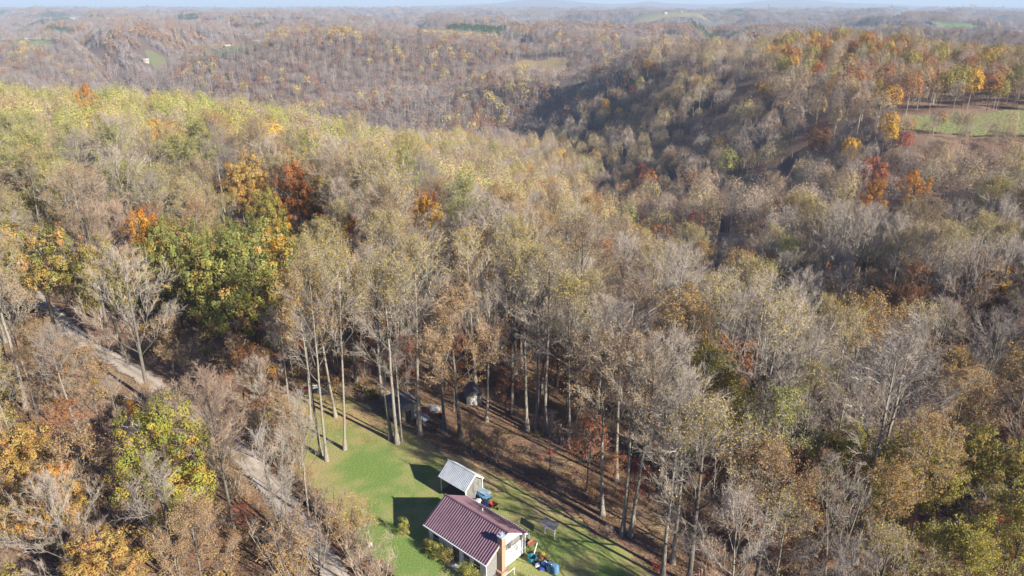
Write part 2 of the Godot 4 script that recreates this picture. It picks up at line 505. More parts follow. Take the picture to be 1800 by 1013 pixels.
func make_protos() -> void:
	# forest-grown trees: long bare boles, high narrow crowns
	var tall := {"h": 28.0, "r": 0.30, "w": 5.0, "base": 0.50, "limbs": 15, "a0": 50.0, "a1": 15.0, "subs": 9, "twigs": 10, "twig_r": 0.016, "bark": PALE_BARK, "twig": GREY_TWIG}
	for i in 3: proto["tall%d" % i] = skeleton(tall.merged({"base": [0.5, 0.56, 0.44][i], "w": [5.0, 4.3, 5.6][i]}, true))
	for i in 2: proto["wide%d" % i] = skeleton(tall.merged({"h": 22.0, "r": 0.34, "w": 6.4, "base": [0.26, 0.34][i], "limbs": 17, "a0": 58.0, "a1": 18.0, "subs": 10, "twigs": 12, "bark": GREY_BARK, "twig": [GREY_TWIG, TAN_TWIG][i]}, true))
	proto["fork0"] = skeleton(tall.merged({"h": 20.0, "r": 0.30, "w": 4.2, "base": 0.3, "limbs": 18, "stems": 3, "spread": 0.13, "bark": PALE_BARK, "subs": 7, "twigs": 10}, true))
	proto["thin0"] = skeleton(tall.merged({"h": 15.0, "r": 0.13, "w": 2.5, "base": 0.32, "limbs": 12, "subs": 6, "twigs": 9, "bark": GREY_BARK, "twig": TAN_TWIG, "twig_len": 0.8}, true))
	proto["brush0"] = skeleton(tall.merged({"h": 7.0, "r": 0.14, "w": 1.6, "base": 0.15, "limbs": 20, "stems": 6, "spread": 0.3, "subs": 5, "twigs": 8, "a0": 40.0, "a1": 15.0, "bark": PALE_BARK, "twig": TAN_TWIG, "twig_len": 0.7, "twig_r": 0.012}, true))
	proto["stout0"] = skeleton(tall.merged({"h": 20.0, "r": 0.48, "w": 6.0, "base": 0.22, "limbs": 12, "subs": 4, "twigs": 3, "a0": 65.0, "a1": 25.0, "bark": DARK_BARK, "twig": GREY_BARK}, true))
	for k in [["tall0", "pale", 2.4, 0.23, 0.80], ["tall1", "pale", 2.6, 0.23, 0.76], ["tall2", "pale", 1.8, 0.23, 0.82], ["wide0", "pale", 1.8, 0.23, 0.72], ["tall0", "lime", 2.4, 0.30, 0.62], ["wide1", "lime", 2.6, 0.30, 0.5], ["tall2", "tan", 2.2, 0.24, 0.3], ["wide1", "tan", 2.6, 0.26, 0.1], ["wide0", "tan", 1.5, 0.24, 0.1], ["thin0", "rust", 3.2, 0.26, 0.2], ["thin0", "tan", 3.0, 0.26, 0.2], ["thin0", "red", 3.0, 0.26, 0.2], ["thin0", "salmon", 4.0, 0.26, 0.2], ["wide0", "yellow", 4.6, 0.30, 0.35], ["tall1", "honey", 2.6, 0.28, 0.5], ["brush0", "honey", 1.6, 0.2, 0.3], ["wide1", "rust", 2.4, 0.26, 0.2], ["fork0", "pale", 1.4, 0.26, 0.55]]:
		proto[k[0] + k[1]] = tip_leaves(proto[k[0]].tips, PAL[k[1]], k[2] * 1.6, k[3] * 0.8, k[4])
	# full crowns
	proto["oak_oak"] = crown(21.5, 4.0, 24.5, 17, 560, 48, 0.34, PAL.oak)
	proto["oak_honey"] = crown(14.0, 9.0, 22.0, 11, 270, 46, 0.31, PAL.honey)
	proto["oak_hazel"] = crown(14.0, 8.0, 22.0, 11, 270, 46, 0.31, PAL.olive + PAL.honey + PAL.oak)
	proto["oak_olive"] = crown(13.0, 8.0, 22.0, 11, 270, 46, 0.31, PAL.olive)
	proto["oak_rust"] = crown(13.0, 9.0, 22.0, 11, 250, 44, 0.31, PAL.rust)
	proto["maple_gold"] = crown(11.0, 6.0, 21.0, 10, 240, 44, 0.27, PAL.gold)
	proto["maple_orange"] = crown(11.0, 6.0, 21.0, 10, 240, 44, 0.27, PAL.orange)
	proto["maple_salmon"] = crown(10.0, 6.0, 18.0, 9, 220, 42, 0.26, PAL.salmon)
	proto["maple_yellow"] = crown(11.5, 3.5, 19.0, 14, 330, 52, 0.25, PAL.yellow)
	proto["bush_yellow"] = crown(2.3, 0.2, 3.4, 9, 80, 16, 0.14, PAL.shrub)
	proto["bush_olive"] = crown(2.3, 0.2, 3.0, 9, 70, 14, 0.14, PAL.olive)
	# light trees for the middle distance and far away
	var T := Color(0.25, 0.215, 0.185)
	var B := Color(0.30, 0.27, 0.235)
	var twig_flakes := [GREY_TWIG, TAN_TWIG, Color(0.26, 0.215, 0.18)]
	var pale_mix: Array = PAL.pale + twig_flakes
	var tan_mix: Array = PAL.tan + twig_flakes
	proto["m_bare0"] = light_tree(25, 11, 0.42, 14, 620, 900, B, GREY_TWIG, twig_flakes, 0.36, 0.034, 0.8)
	proto["m_bare1"] = light_tree(22, 12, 0.38, 14, 620, 900, B, TAN_TWIG, tan_mix, 0.36, 0.034, 0.8)
	proto["m_pale"] = light_tree(26, 12, 0.44, 14, 460, 1250, B, TAN_TWIG, pale_mix, 0.42, 0.034, 0.8)
	proto["m_lime"] = light_tree(25, 12, 0.44, 12, 320, 1500, B, TAN_TWIG, PAL.lime, 0.45, 0.034, 0.8)
	proto["m_tan"] = light_tree(22, 12, 0.38, 12, 360, 1300, B, TAN_TWIG, tan_mix, 0.42, 0.034, 0.8)
	proto["m_rust"] = light_tree(21, 12, 0.38, 6, 60, 1300, T, TAN_TWIG, PAL.rust, 0.6, 0.034)
	proto["m_olive"] = light_tree(22, 13, 0.38, 6, 60, 1500, T, TAN_TWIG, PAL.olive, 0.6, 0.034)
	proto["m_gold"] = light_tree(21, 11, 0.34, 6, 60, 1300, T, TAN_TWIG, PAL.gold, 0.6, 0.034)
	proto["m_red"] = light_tree(19, 10, 0.34, 6, 60, 1100, T, TAN_TWIG, PAL.red, 0.6, 0.034)
	proto["m_pine"] = light_tree(19, 7, 0.1, 6, 40, 900, T, TAN_TWIG, PAL.pine, 0.6, 0.034)
	var far_twig := Color(0.235, 0.205, 0.20)
	var far_flakes := [far_twig, Color(0.25, 0.205, 0.185), Color(0.21, 0.18, 0.175)]
	proto["f_bare"] = light_tree(21, 11, 0.38, 6, 120, 60, B, far_twig, far_flakes, 0.9, 0.075)
	proto["f_tan"] = light_tree(21, 11, 0.38, 6, 70, 100, B, far_twig, far_flakes + [PAL.tan[1], PAL.tan[3], PAL.far_rust[3]], 1.0, 0.075)
	proto["f_rust"] = light_tree(20, 11, 0.36, 4, 20, 210, T, TAN_TWIG, PAL.far_rust, 1.15, 0.075)
	proto["f_pale"] = light_tree(22, 11, 0.38, 6, 60, 130, B, TAN_TWIG, PAL.pale, 1.0, 0.075)
	proto["f_pine"] = light_tree(18, 8, 0.1, 4, 10, 200, T, TAN_TWIG, PAL.pine, 1.2, 0.075)
	for k in ["bare", "rust", "mixed", "pine"]:
		begin()
		for i in 16:
			var q := Vector3(rnd(-17, 17), 0, rnd(-17, 17))
			var w := rnd(8.5, 12)
			match k:
				"bare": light_tree_at(q, rnd(17, 22), w, 0.3, 2, 30, 16, B, far_twig, far_flakes, 1.8, 0.16)
				"rust": light_tree_at(q, rnd(17, 22), w, 0.3, 1, 8, 44, T, TAN_TWIG, PAL.far_rust if i % 3 else PAL.tan, 1.9, 0.16)
				"mixed": light_tree_at(q, rnd(17, 22), w, 0.3, 2, 30, 24 if i % 4 == 0 else 3, B, far_twig, PAL.tan if i % 2 else PAL.far_rust, 1.9, 0.16)
				"pine": light_tree_at(q, rnd(14, 18), w * 0.8, 0.1, 1, 4, 50, T, TAN_TWIG, PAL.pine, 2.0, 0.16)
		proto["p_" + k] = finish()

# the parts of one standing tree; kept and duplicated for the next of the same make
var made := {}
func tree(called: String, bones: String, leaves: String, category: String, at: Vector3, size: Vector3, turn: float, label: String, group := "") -> Node3D:
	var key := called + bones + leaves
	var o: Node3D
	if made.has(key):
		o = made[key].duplicate()
		o.name = numbered(called)
		add_child(o)
	else:
		o = Node3D.new()
		o.name = numbered(called)
		add_child(o)
		part("trunk", proto[bones].trunk, M.bark, o)
		part("branches", proto[bones].branches, M.twigs, o)
		if leaves: part("leaves", proto[leaves], M.leaves, o)
		made[key] = o
	o.position = at
	o.rotation = Vector3(sin(turn * 7.0) * 0.035, turn, sin(turn * 11.0) * 0.035)
	o.scale = size
	for k in ["label", "category", "group"]:
		if o.has_meta(k): o.remove_meta(k)
	return tag(o, label, category, group)

# ---------------------------------------------------------------- forest
var stands := {}          # light mesh -> [transforms, tints]
func stand(kind: String, at: Vector3, size: Vector3, tint: Color, slope := Basis.IDENTITY) -> void:
	if not stands.has(kind): stands[kind] = [[], []]
	stands[kind][0].append(Transform3D(slope * Basis(Vector3.UP, rnd(0, TAU)).scaled(size), at))
	stands[kind][1].append(tint)

func multi(called: String, m: Mesh, material: Material, list: Array, parent: Node) -> void:
	var mm := MultiMesh.new()
	mm.transform_format = MultiMesh.TRANSFORM_3D
	mm.use_colors = true
	mm.mesh = m
	mm.instance_count = list[0].size()
	for i in list[0].size():
		mm.set_instance_transform(i, list[0][i])
		mm.set_instance_color(i, list[1][i])
	var o := MultiMeshInstance3D.new()
	o.name = called
	o.multimesh = mm
	o.material_override = material
	o.set_meta("kind", "stuff")
	parent.add_child(o, true)

func kept_clear(x: float, d: float) -> bool:
	if x > -14.0 and x < 15.0 and d < 62.0: return true
	var p := Vector2(x, d)
	if d < 110.0 and x < 25.0 and x > -42.0 and Geometry2D.is_point_in_polygon(p, lawn_outline): return true
	if x < 0.0 and d < 185.0 and lane_distance(p) < 2.6: return true
	for q in [Vector2(-16.5, 97.5), Vector2(-6, 103.5), Vector2(-12.5, 96), Vector2(-32.4, 103.2), Vector2(5, 72)]:
		if p.distance_to(q) < 3.4: return true
	return in_field(x, d, 1.0)

# what grows where: a kind of tree for a place in the woods
func kind_at(x: float, d: float) -> String:
	var a := axis_at(d)
	var s := x - a.x
	var r := rng.randf()
	var patch := n_patch.get_noise_2d(x * 2.0, d * 2.0)
	if x < -20.0 and d < 100.0: return "bare" if r < 0.42 else "tan" if r < 0.74 else "pale" if r < 0.88 else "lime" if r < 0.95 else "rust" if r < 0.97 else "gold"
	if d > 700.0:
		r = clampf(r + patch * 0.45, 0.0, 0.999)
		return "bare" if r < 0.64 else "tan" if r < 0.80 else "rust" if r < 0.985 else "pale"
	if s > 120.0 and d > 345.0 and x > 168.0 + 0.12 * (d - 350.0) + 30.0 * patch:
		return "olive" if r < 0.26 else "rust" if r < 0.48 else "gold" if r < 0.58 else "tan" if r < 0.72 else "red" if r < 0.78 else "pale" if r < 0.84 else "pine" if r < 0.86 else "bare"
	if s < -60.0 and d > 150.0 and x < 10.0:
		var lime := 0.40 * smoothstep(-30.0, -150.0, x) + 0.08 + patch * 0.5
		if r < lime: return "lime"
		r = (r - lime) / (1.0 - lime)
		return "bare" if r < 0.40 else "pale" if r < 0.72 else "tan" if r < 0.86 else "olive" if r < 0.92 else "rust" if r < 0.955 else "gold" if r < 0.985 else "red"
	if s > 0.0:
		r = clampf(r + patch * 0.2, 0.0, 0.999)
		return "bare" if r < 0.56 else "pale" if r < 0.74 else "tan" if r < 0.9 else "rust" if r < 0.945 else "lime" if r < 0.965 else "red" if r < 0.985 else "gold"
	r = clampf(r + patch * 0.2, 0.0, 0.999)
	return "bare" if r < 0.5 else "pale" if r < 0.76 else "tan" if r < 0.91 else "rust" if r < 0.955 else "lime" if r < 0.985 else "gold"

var sights := [["the cottage", -4.0, 67.0], ["the open shelter", -6.3, 77.4], ["the feeder stand", 4.4, 69.6], ["the cream shed", -16.6, 96.6], ["the little barn", -6.3, 102.6], ["the quad bike", -32.2, 103.0], ["the largest green oak", -44.5, 115.5], ["the broad oak at the left edge", -82.0, 119.5], ["the yellow green tree by the lane", -38.8, 68.6], ["the rail fence", -26.0, 75.5], ["the lone golden tree", -19.0, 154.0], ["the rust red oak", -50.4, 167.5], ["the broad tree in the ravine", 66.6, 214.5], ["the left orange tree of the pair", 130.4, 257.5], ["the right orange tree of the pair", 143.0, 254.0], ["the salmon red tree", 147.5, 294.0], ["the pale fallen logs", 74.0, 123.0], ["the right yellow green tree", 61.5, 79.5], ["the large pale barked tree", 19.4, 63.0], ["the pair of trunks", 13.6, 71.0], ["the group of tall trunks", 3.6, 94.5], ["the brightest yellow top", 0.5, 115.0], ["the dark green ridge tree", -64.5, 226.5], ["the bright yellow topped tree", 24.4, 84.4], ["the crimson small tree", 58.0, 143.0], ["the yellow olive tree", -6.0, 215.5], ["the brown hollow tree", 63.5, 106.5]]
var waiting: Array = []

# every fill tree is told by its look and by its order on one side of the nearest sight
func name_trees() -> void:
	waiting.sort_custom(func(p, q): return p[4] < q[4])
	var ordinal := ["first", "second", "third", "fourth", "fifth", "sixth", "seventh", "eighth", "ninth", "tenth", "eleventh", "twelfth"]
	var n := {}
	for t in waiting:
		var key: String = "%s %s %s" % [t[1], t[2], t[3]]
		n[key] = n.get(key, 0) + 1
		var label: String = ("%s %s" % [ordinal[mini(n[key] - 1, 11)], key]).replace("in front of and ", "before and ")
		if label.split(" ").size() > 16: label = label.replace("pale yellow topped", "yellow topped").replace("bright yellow topped", "bright yellow")
		if label.split(" ").size() > 16: label = label.replace(" of the pair", "").replace("tan leaved", "tan")
		if label.split(" ").size() > 16: label = label.replace(" and left of", "").replace(" and right of", "")
		tag(t[0], label, "", t[5])

func to_be_named(o: Node, look: String, group: String, x: float, d: float) -> void:
	var best := 1e9
	var at: Array
	for q in sights:
		var far := Vector2(q[1] - x, q[2] - d).length()
		if far < best:
			best = far
			at = q
	var v := Vector2(x - at[1], d - at[2])
	var side := ""
	if absf(v.x) > absf(v.y) * 0.5: side = "left of" if v.x < 0.0 else "right of"
	var depth := ""
	if absf(v.y) > absf(v.x) * 0.5: depth = "behind" if v.y > 0.0 else "in front of"
	waiting.append([o, look, (depth + " and " + side) if depth and side else depth + side, at[0], best, group])

func grow_forest() -> void:
	var spots: Array = []
	var cell := 6.8
	var d := -12.0
	while d < 700.0:
		var c := cell if d < 235.0 else 9.6
		var half := 0.76 * (d + 34.0) + 14.0
		var x := -half
		while x < half + 45.0:
			var px := x + rnd(0.0, c * 0.92)
			var pd := d + rnd(0.0, c * 0.92)
			x += c
			if kept_clear(px, pd) or taken(px, pd, 3.6): continue
			# the open wood on the litter slope beside the lawn, and the thin strip along the lane
			if px > -20.0 and px < 30.0 and pd > 70.0 and pd < 106.0 and rng.randf() < 0.5: continue
			if px < -10.0 and pd < 84.0 and lane_distance(Vector2(px, pd)) < 9.0 and rng.randf() < 0.72: continue
			if px < 19.0 + maxf(0.0, 56.0 - pd) * 0.15 and px > -18.0 and pd < 64.0: continue
			if pd < 32.0 and px < 27.0: continue
			spots.append([px, pd])
			if px > 130.0 and pd > 250.0 and pd < 345.0 and not kept_clear(px + 4.0, pd + 3.5): spots.append([px + 4.0, pd + 3.5])
		d += c
	var counts := {}
	for sp in spots:
		var x: float = sp[0]
		var dd: float = sp[1]
		var k := kind_at(x, dd)
		var y := height(x, dd)
		var outside := absf(x) > 0.72 * (dd * 0.932 + (58.0 - y) * 0.362) + 6.0
		var grow := rnd(0.74, 1.12)
		if dd < 64.0: grow *= 0.72
		if x < -22.0 and dd < 95.0: grow *= 0.66
		for o in occupied:
			var before: float = o.y - dd
			if o.z >= 2.5 and before > 1.0 and before < 30.0 and absf(x / dd - o.x / o.y) * o.y < o.z + 2.5: grow *= 0.6
		if x > -80.0 and x < -44.0 and dd > 84.0 and dd < 112.0 and lane_distance(Vector2(x, dd)) < 9.0: grow *= 0.65
		if x > 140.0 and x < 320.0 and dd > 250.0 and dd < 345.0: grow *= 0.8 if dd < 318.0 or x < 175.0 else 0.5
		if x > axis_at(dd).x and dd > 230.0 and rng.randf() < 0.12: continue
		grow = maxf(grow, 0.32)
		var size := Vector3(grow * rnd(0.9, 1.12), grow, grow * rnd(0.9, 1.12))
		var name_of: String = {"bare": "bare_tree", "pale": "tulip_tree", "lime": "tulip_tree", "tan": "beech_tree", "rust": "oak_tree", "olive": "oak_tree", "gold": "maple_tree", "red": "maple_tree", "pine": "pine_tree"}[k]
		if outside or dd > 238.0 or counts.get(name_of, 0) >= 290:
			var lk: String = "m_bare%d" % (rng.randi() % 2) if k == "bare" else "m_" + k
			var tint := 1.0 + rnd(-0.14, 0.14)
			stand(lk, Vector3(x, y - 0.3, -dd), size, Color(tint * rnd(0.95, 1.05), tint, tint * rnd(0.93, 1.05)))
			continue
		counts[name_of] = counts.get(name_of, 0) + 1
		var i := rng.randi()
		var build: Array
		match k:
			"bare": build = [["tall0", ""], ["tall1", ""], ["wide0", ""], ["tall2", ""], ["wide1", ""], ["fork0", ""], ["tall2", ""]][i % 7]
			"pale": build = [["tall0", "tall0pale"], ["tall1", "tall1pale"], ["tall2", "tall2pale"], ["wide0", "wide0pale"], ["fork0", "fork0pale"]][i % 5]
			"lime": build = [["tall0", "tall0lime"], ["wide1", "wide1lime"]][i % 2]
			"tan": build = [["tall2", "tall2tan"], ["wide1", "wide1tan"], ["wide0", "wide0tan"], ["tall1", "tall1honey"]][i % 4]
			"rust": build = [["wide1", "wide1rust"], ["stout0", "oak_rust"]][i % 2]
			"olive": build = ["stout0", "oak_olive"]
			"gold": build = [["stout0", "maple_gold"], ["stout0", "maple_orange"]][i % 2]
			"red": build = ["stout0", "maple_salmon"]
			_: build = ["tall0", ""]
		var look: String = {"bare": "", "pale": "pale yellow topped tree", "lime": "yellow green tree", "tan": "tan leaved tree", "rust": "rust brown tree", "olive": "olive green tree", "gold": "golden orange tree", "red": "reddish tree", "pine": "dark green tree"}[k]
		if k == "bare": look = {"tall0": "tall leafless tree", "tall1": "narrow leafless tree", "tall2": "feathery leafless tree", "wide0": "broad grey leafless tree", "wide1": "brownish leafless tree", "fork0": "forked leafless tree"}[build[0]]
		var n := "large " if grow > 1.0 else "small " if grow < 0.85 else ""
		to_be_named(tree(name_of, build[0], build[1], "tree", Vector3(x, y, -dd), size * (22.0 / 25.0 if build[0] == "stout0" else 1.0), rnd(0, TAU), ""), n + look, look + "s of the nearer woods", x, dd)
	# leafy saplings under the tall trees
	for i in 210:
		var x := rnd(-62.0, 95.0)
		var dd := rnd(66.0, 165.0)
		if kept_clear(x, dd) or taken(x, dd, 1.6): continue
		if x > -20.0 and x < 22.0 and dd < 97.0 and rng.randf() < 0.75: continue
		var leafy: String = ["rust", "tan", "tan", "salmon", "red", "rust"][rng.randi() % 6]
		if x < -24.0 and rng.randf() < 0.75: leafy = "tan"
		if x > 24.0 and rng.randf() < 0.4: leafy = ["red", "rust"][rng.randi() % 2]
		var g := rnd(0.45, 1.0)
		var look: String = {"rust": "rust leaved sapling", "tan": "tan leaved sapling", "salmon": "salmon leaved sapling", "red": "red leaved sapling"}[leafy]
		to_be_named(tree("small_tree", "thin0", "thin0" + leafy, "small tree", ground(x, dd), Vector3(g * 1.25, g * 0.9, g * 1.25), rnd(0, TAU), ""), ("tall " if g > 0.8 else "low " if g < 0.6 else "") + look, look + "s of the nearer woods", x, dd)
	# pale leafless brush standing along the lane
	for i in 46:
		var t := rng.randf() * 5.0
		var k := int(t)
		var q: Vector2 = lane_line[k].lerp(lane_line[k + 1], t - k)
		var out: Vector2 = (lane_line[k + 1] - lane_line[k]).orthogonal().normalized()
		q += out * (rnd(2.0, 6.0) if rng.randf() < 0.55 else rnd(-5.0, -2.0))
		if kept_clear(q.x, q.y) or q.y < 56.0 or taken(q.x, q.y, 0.7): continue
		var g := rnd(0.45, 1.15)
		to_be_named(tree("bare_shrub", "brush0", "" if i % 3 else "brush0honey", "shrub", ground(q.x, q.y), Vector3(g, g, g), rnd(0, TAU), ""), ("tall " if g > 0.9 else "low " if g < 0.65 else "") + ("pale leafless shrub" if i % 3 else "tan leaved shrub"), "shrubs along the gravel lane", q.x, q.y)
	name_trees()
	# far woods: single light trees to 1500 m, then clusters
	d = 700.0
	while d < 1500.0:
		var half := 0.76 * d + 40.0
		var c := 7.8
		var x := -half
		while x < half:
			var px := x + rnd(0, c)
			var pd := d + rnd(0, c)
			x += c
			if in_field(px, pd): continue
			var k := kind_at(px, pd)
			if not k in ["bare", "tan", "rust", "pale"]: k = "bare"
			var tint := 1.0 + rnd(-0.16, 0.16)
			var g := rnd(0.8, 1.15)
			stand("f_" + k, Vector3(px, height(px, pd) - 0.4, -pd), Vector3(g, g * rnd(0.85, 1.1), g), Color(tint * rnd(0.92, 1.12), tint, tint * rnd(0.92, 1.05)))
		d += c
	while d < 9500.0:
		var c := 31.0 if d < 4200.0 else 62.0
		var half := 0.75 * d + 60.0
		var x := -half
		while x < half:
			var px := x + rnd(0, c * 0.5)
			var pd := d + rnd(0, c * 0.5)
			x += c
			if in_field(px, pd, c * 0.4): continue
			var r := clampf(rng.randf() + n_patch.get_noise_2d(px * 0.7, pd * 0.7) * 0.5, 0.0, 0.999)
			var k := "bare" if r < 0.56 else "mixed" if r < 0.82 else "rust"
			if n_patch.get_noise_2d(px * 0.5 + 5000.0, pd * 0.5) > 0.52: k = "pine"
			var g := c / 31.0
			var tint := 1.0 + rnd(-0.14, 0.14)
			var hy := height(px, pd)
			var slope := Basis(Vector3(1, (height(px + 12.0, pd) - hy) / 12.0, 0), Vector3.UP, Vector3(0, (height(px, pd - 12.0) - hy) / 12.0, 1))
			stand("p_" + k, Vector3(px, hy - 1.0, -pd), Vector3(g, rnd(0.85, 1.15), g), Color(tint * rnd(0.94, 1.08), tint, tint * rnd(0.94, 1.06)), slope)
		d += c
	var forest := Node3D.new()
	forest.name = "forest"
	add_child(forest)
	tag(forest, "mass of autumn woodland over the hills beyond the nearest trees", "woodland", "", "stuff")
	var words := {"m_bare0": "grey_trees", "m_bare1": "brown_twigged_trees", "m_pale": "pale_yellow_trees", "m_lime": "yellow_green_trees", "m_tan": "tan_trees", "m_rust": "rust_trees", "m_olive": "olive_trees", "m_gold": "golden_trees", "m_red": "red_trees", "m_pine": "pine_trees"}
	for k in stands:
		if k.begins_with("u_"): continue
		multi(words.get(k, "far_trees"), proto[k], M.forest, stands[k], forest)
	print("individual trees: ", counts, " spots ", spots.size())

var occupied: Array = []
func taken(x: float, d: float, r: float) -> bool:
	for o in occupied:
		if absf(o.x - x) < r + o.z and absf(o.y - d) < r + o.z and Vector2(o.x - x, o.y - d).length() < r + o.z: return true
	return false

func hand(called: String, bones: String, leaves: String, category: String, x: float, d: float, size: Vector3, turn: float, label: String, room := 1.0, group := "") -> void:
	occupied.append(Vector3(x, d, room))
	tree(called, bones, leaves, category, ground(x, d), size, turn, label, group)

func grow_landmarks() -> void:
	# x, d, then how much of the prototype's size
	hand("oak_tree", "stout0", "oak_oak", "tree", -44.5, 115.5, Vector3(1.0, 1.0, 1.0), 0.4, "largest green oak, its huge round crown above the bend of the gravel lane", 6.5)
	hand("oak_tree", "stout0", "oak_oak", "tree", -62.5, 126.5, Vector3(0.66, 0.93, 0.66), 2.1, "smaller green oak touching the left side of the largest oak", 4.5)
	hand("oak_tree", "stout0", "oak_oak", "tree", -51.5, 123.5, Vector3(0.6, 0.95, 0.6), 4.1, "green oak wedged between the two other oaks at the lane", 3.5)
	hand("oak_tree", "stout0", "maple_orange", "tree", -69.5, 130.5, Vector3(0.75, 1.13, 0.75), 1.1, "orange brown tree rising behind the left end of the green oaks", 3.5)
	hand("oak_tree", "stout0", "oak_olive", "tree", -68.5, 115.8, Vector3(0.72, 1.0, 0.72), 0.2, "yellow green round tree left of the green oaks behind the tall bare tree", 3.5)
	hand("oak_tree", "stout0", "oak_hazel", "tree", -82.0, 119.5, Vector3(0.98, 1.12, 0.98), 2.6, "broad yellow green and tan oak at the left edge beyond the lane", 5.0)
	hand("maple_tree", "stout0", "maple_gold", "tree", -43.8, 133.5, Vector3(0.72, 0.95, 0.72), 3.3, "golden tree peeping out behind the right shoulder of the largest oak", 3.0)
	hand("maple_tree", "stout0", "maple_gold", "tree", -41.0, 102.6, Vector3(0.66, 0.40, 0.66), 5.0, "low bright golden tree in front of the largest oak", 3.0)
	hand("maple_tree", "stout0", "maple_yellow", "tree", -38.8, 68.6, Vector3(0.88, 0.96, 0.88), 0.9, "bright yellow green tree by the lane at lower left", 5.0)
	hand("maple_tree", "stout0", "oak_olive", "tree", 61.5, 79.5, Vector3(0.85, 0.84, 0.85), 1.9, "dense yellow green tree at the right edge of the hollow", 5.0)
	hand("maple_tree", "stout0", "maple_gold", "tree", -19.0, 154.0, Vector3(0.82, 1.1, 0.82), 0.5, "golden orange tree alone among grey trees in the middle of the spur", 4.0)
	hand("maple_tree", "stout0", "maple_orange", "tree", 130.4, 257.5, Vector3(0.9, 1.15, 0.9), 2.5, "tall orange tree on the slope beyond the ravine, left of the pair", 4.0)
	hand("maple_tree", "stout0", "maple_orange", "tree", 143.0, 254.0, Vector3(1.1, 1.08, 1.1), 4.5, "round orange tree on the slope beyond the ravine, right of the pair", 4.0)
	hand("maple_tree", "stout0", "maple_salmon", "tree", 147.5, 294.0, Vector3(1.2, 1.25, 1.2), 1.5, "salmon red round tree high on the slope beyond the ravine", 4.5)
	hand("maple_tree", "stout0", "maple_gold", "tree", -112.8, 237.0, Vector3(0.85, 1.15, 0.85), 0.7, "brightest yellow tree on the crest of the left ridge", 4.5)
	hand("maple_tree", "stout0", "maple_orange", "tree", -212.0, 372.0, Vector3(1.1, 1.3, 1.1), 2.7, "big orange tree on the skyline of the left ridge", 5.0)
	hand("oak_tree", "stout0", "oak_oak", "tree", -64.5, 226.5, Vector3(0.6, 1.0, 0.6), 3.2, "dark green round tree on the left ridge", 5.0)
	hand("oak_tree", "stout0", "oak_rust", "tree", -50.4, 167.5, Vector3(0.95, 1.15, 0.95), 1.2, "large rust red oak on the ridge behind the green oaks", 5.5)
	hand("oak_tree", "stout0", "oak_rust", "tree", -22.0, 183.0, Vector3(0.72, 1.0, 0.72), 2.2, "rust red oak just above the golden tree on the spur", 4.0)
	hand("oak_tree", "stout0", "oak_honey", "tree", -63.5, 172.0, Vector3(0.85, 1.12, 0.85), 0.3, "honey coloured oak left of the large rust red oak", 4.5)
	hand("oak_tree", "stout0", "oak_olive", "tree", -55.5, 158.0, Vector3(0.72, 0.95, 0.72), 5.3, "olive green oak below the large rust red oak", 4.0)
	hand("maple_tree", "stout0", "maple_yellow", "tree", -6.0, 215.5, Vector3(0.75, 1.1, 0.75), 2.2, "yellow olive tree right of the golden tree on the spur", 3.5)
	hand("maple_tree", "stout0", "maple_orange", "tree", -32.5, 140.0, Vector3(0.55, 0.95, 0.55), 1.4, "narrow orange tree half hidden by a pale leafless tree", 2.5)
	hand("bare_tree", "wide0", "", "tree", 66.6, 214.5, Vector3(1.15, 1.2, 1.15), 0.8, "broad grey leafless tree standing clear in the dark of the ravine", 5.5)
	hand("bare_tree", "wide0", "", "tree", -56.4, 99.6, Vector3(1.02, 1.1, 1.02), 2.8, "tall leafless tree with spreading limbs where the lane bends", 4.0)
	hand("bare_tree", "wide1", "", "tree", -33.0, 70.8, Vector3(0.62, 0.9, 0.62), 1.8, "slender leafless tree between the lane and the yellow green tree", 3.0)
	hand("bare_tree", "fork0", "", "tree", -27.3, 69.6, Vector3(0.72, 0.74, 0.72), 0.6, "pale leafless tree with several stems beside the lower lane", 2.5)
	hand("bare_tree", "tall2", "", "tree", -24.4, 72.0, Vector3(0.5, 0.5, 0.5), 3.6, "thin pale leafless tree between the lower lane and the fence", 1.5)
	hand("bare_tree", "fork0", "", "tree", -35.6, 61.5, Vector3(0.8, 0.8, 0.8), 3.9, "cluster of pale leafless stems in front of the yellow green tree", 2.5)
	hand("bare_tree", "wide0", "", "tree", -44.5, 58.5, Vector3(0.7, 0.72, 0.7), 4.9, "leafless tree with crooked limbs in the lower left corner", 3.0)
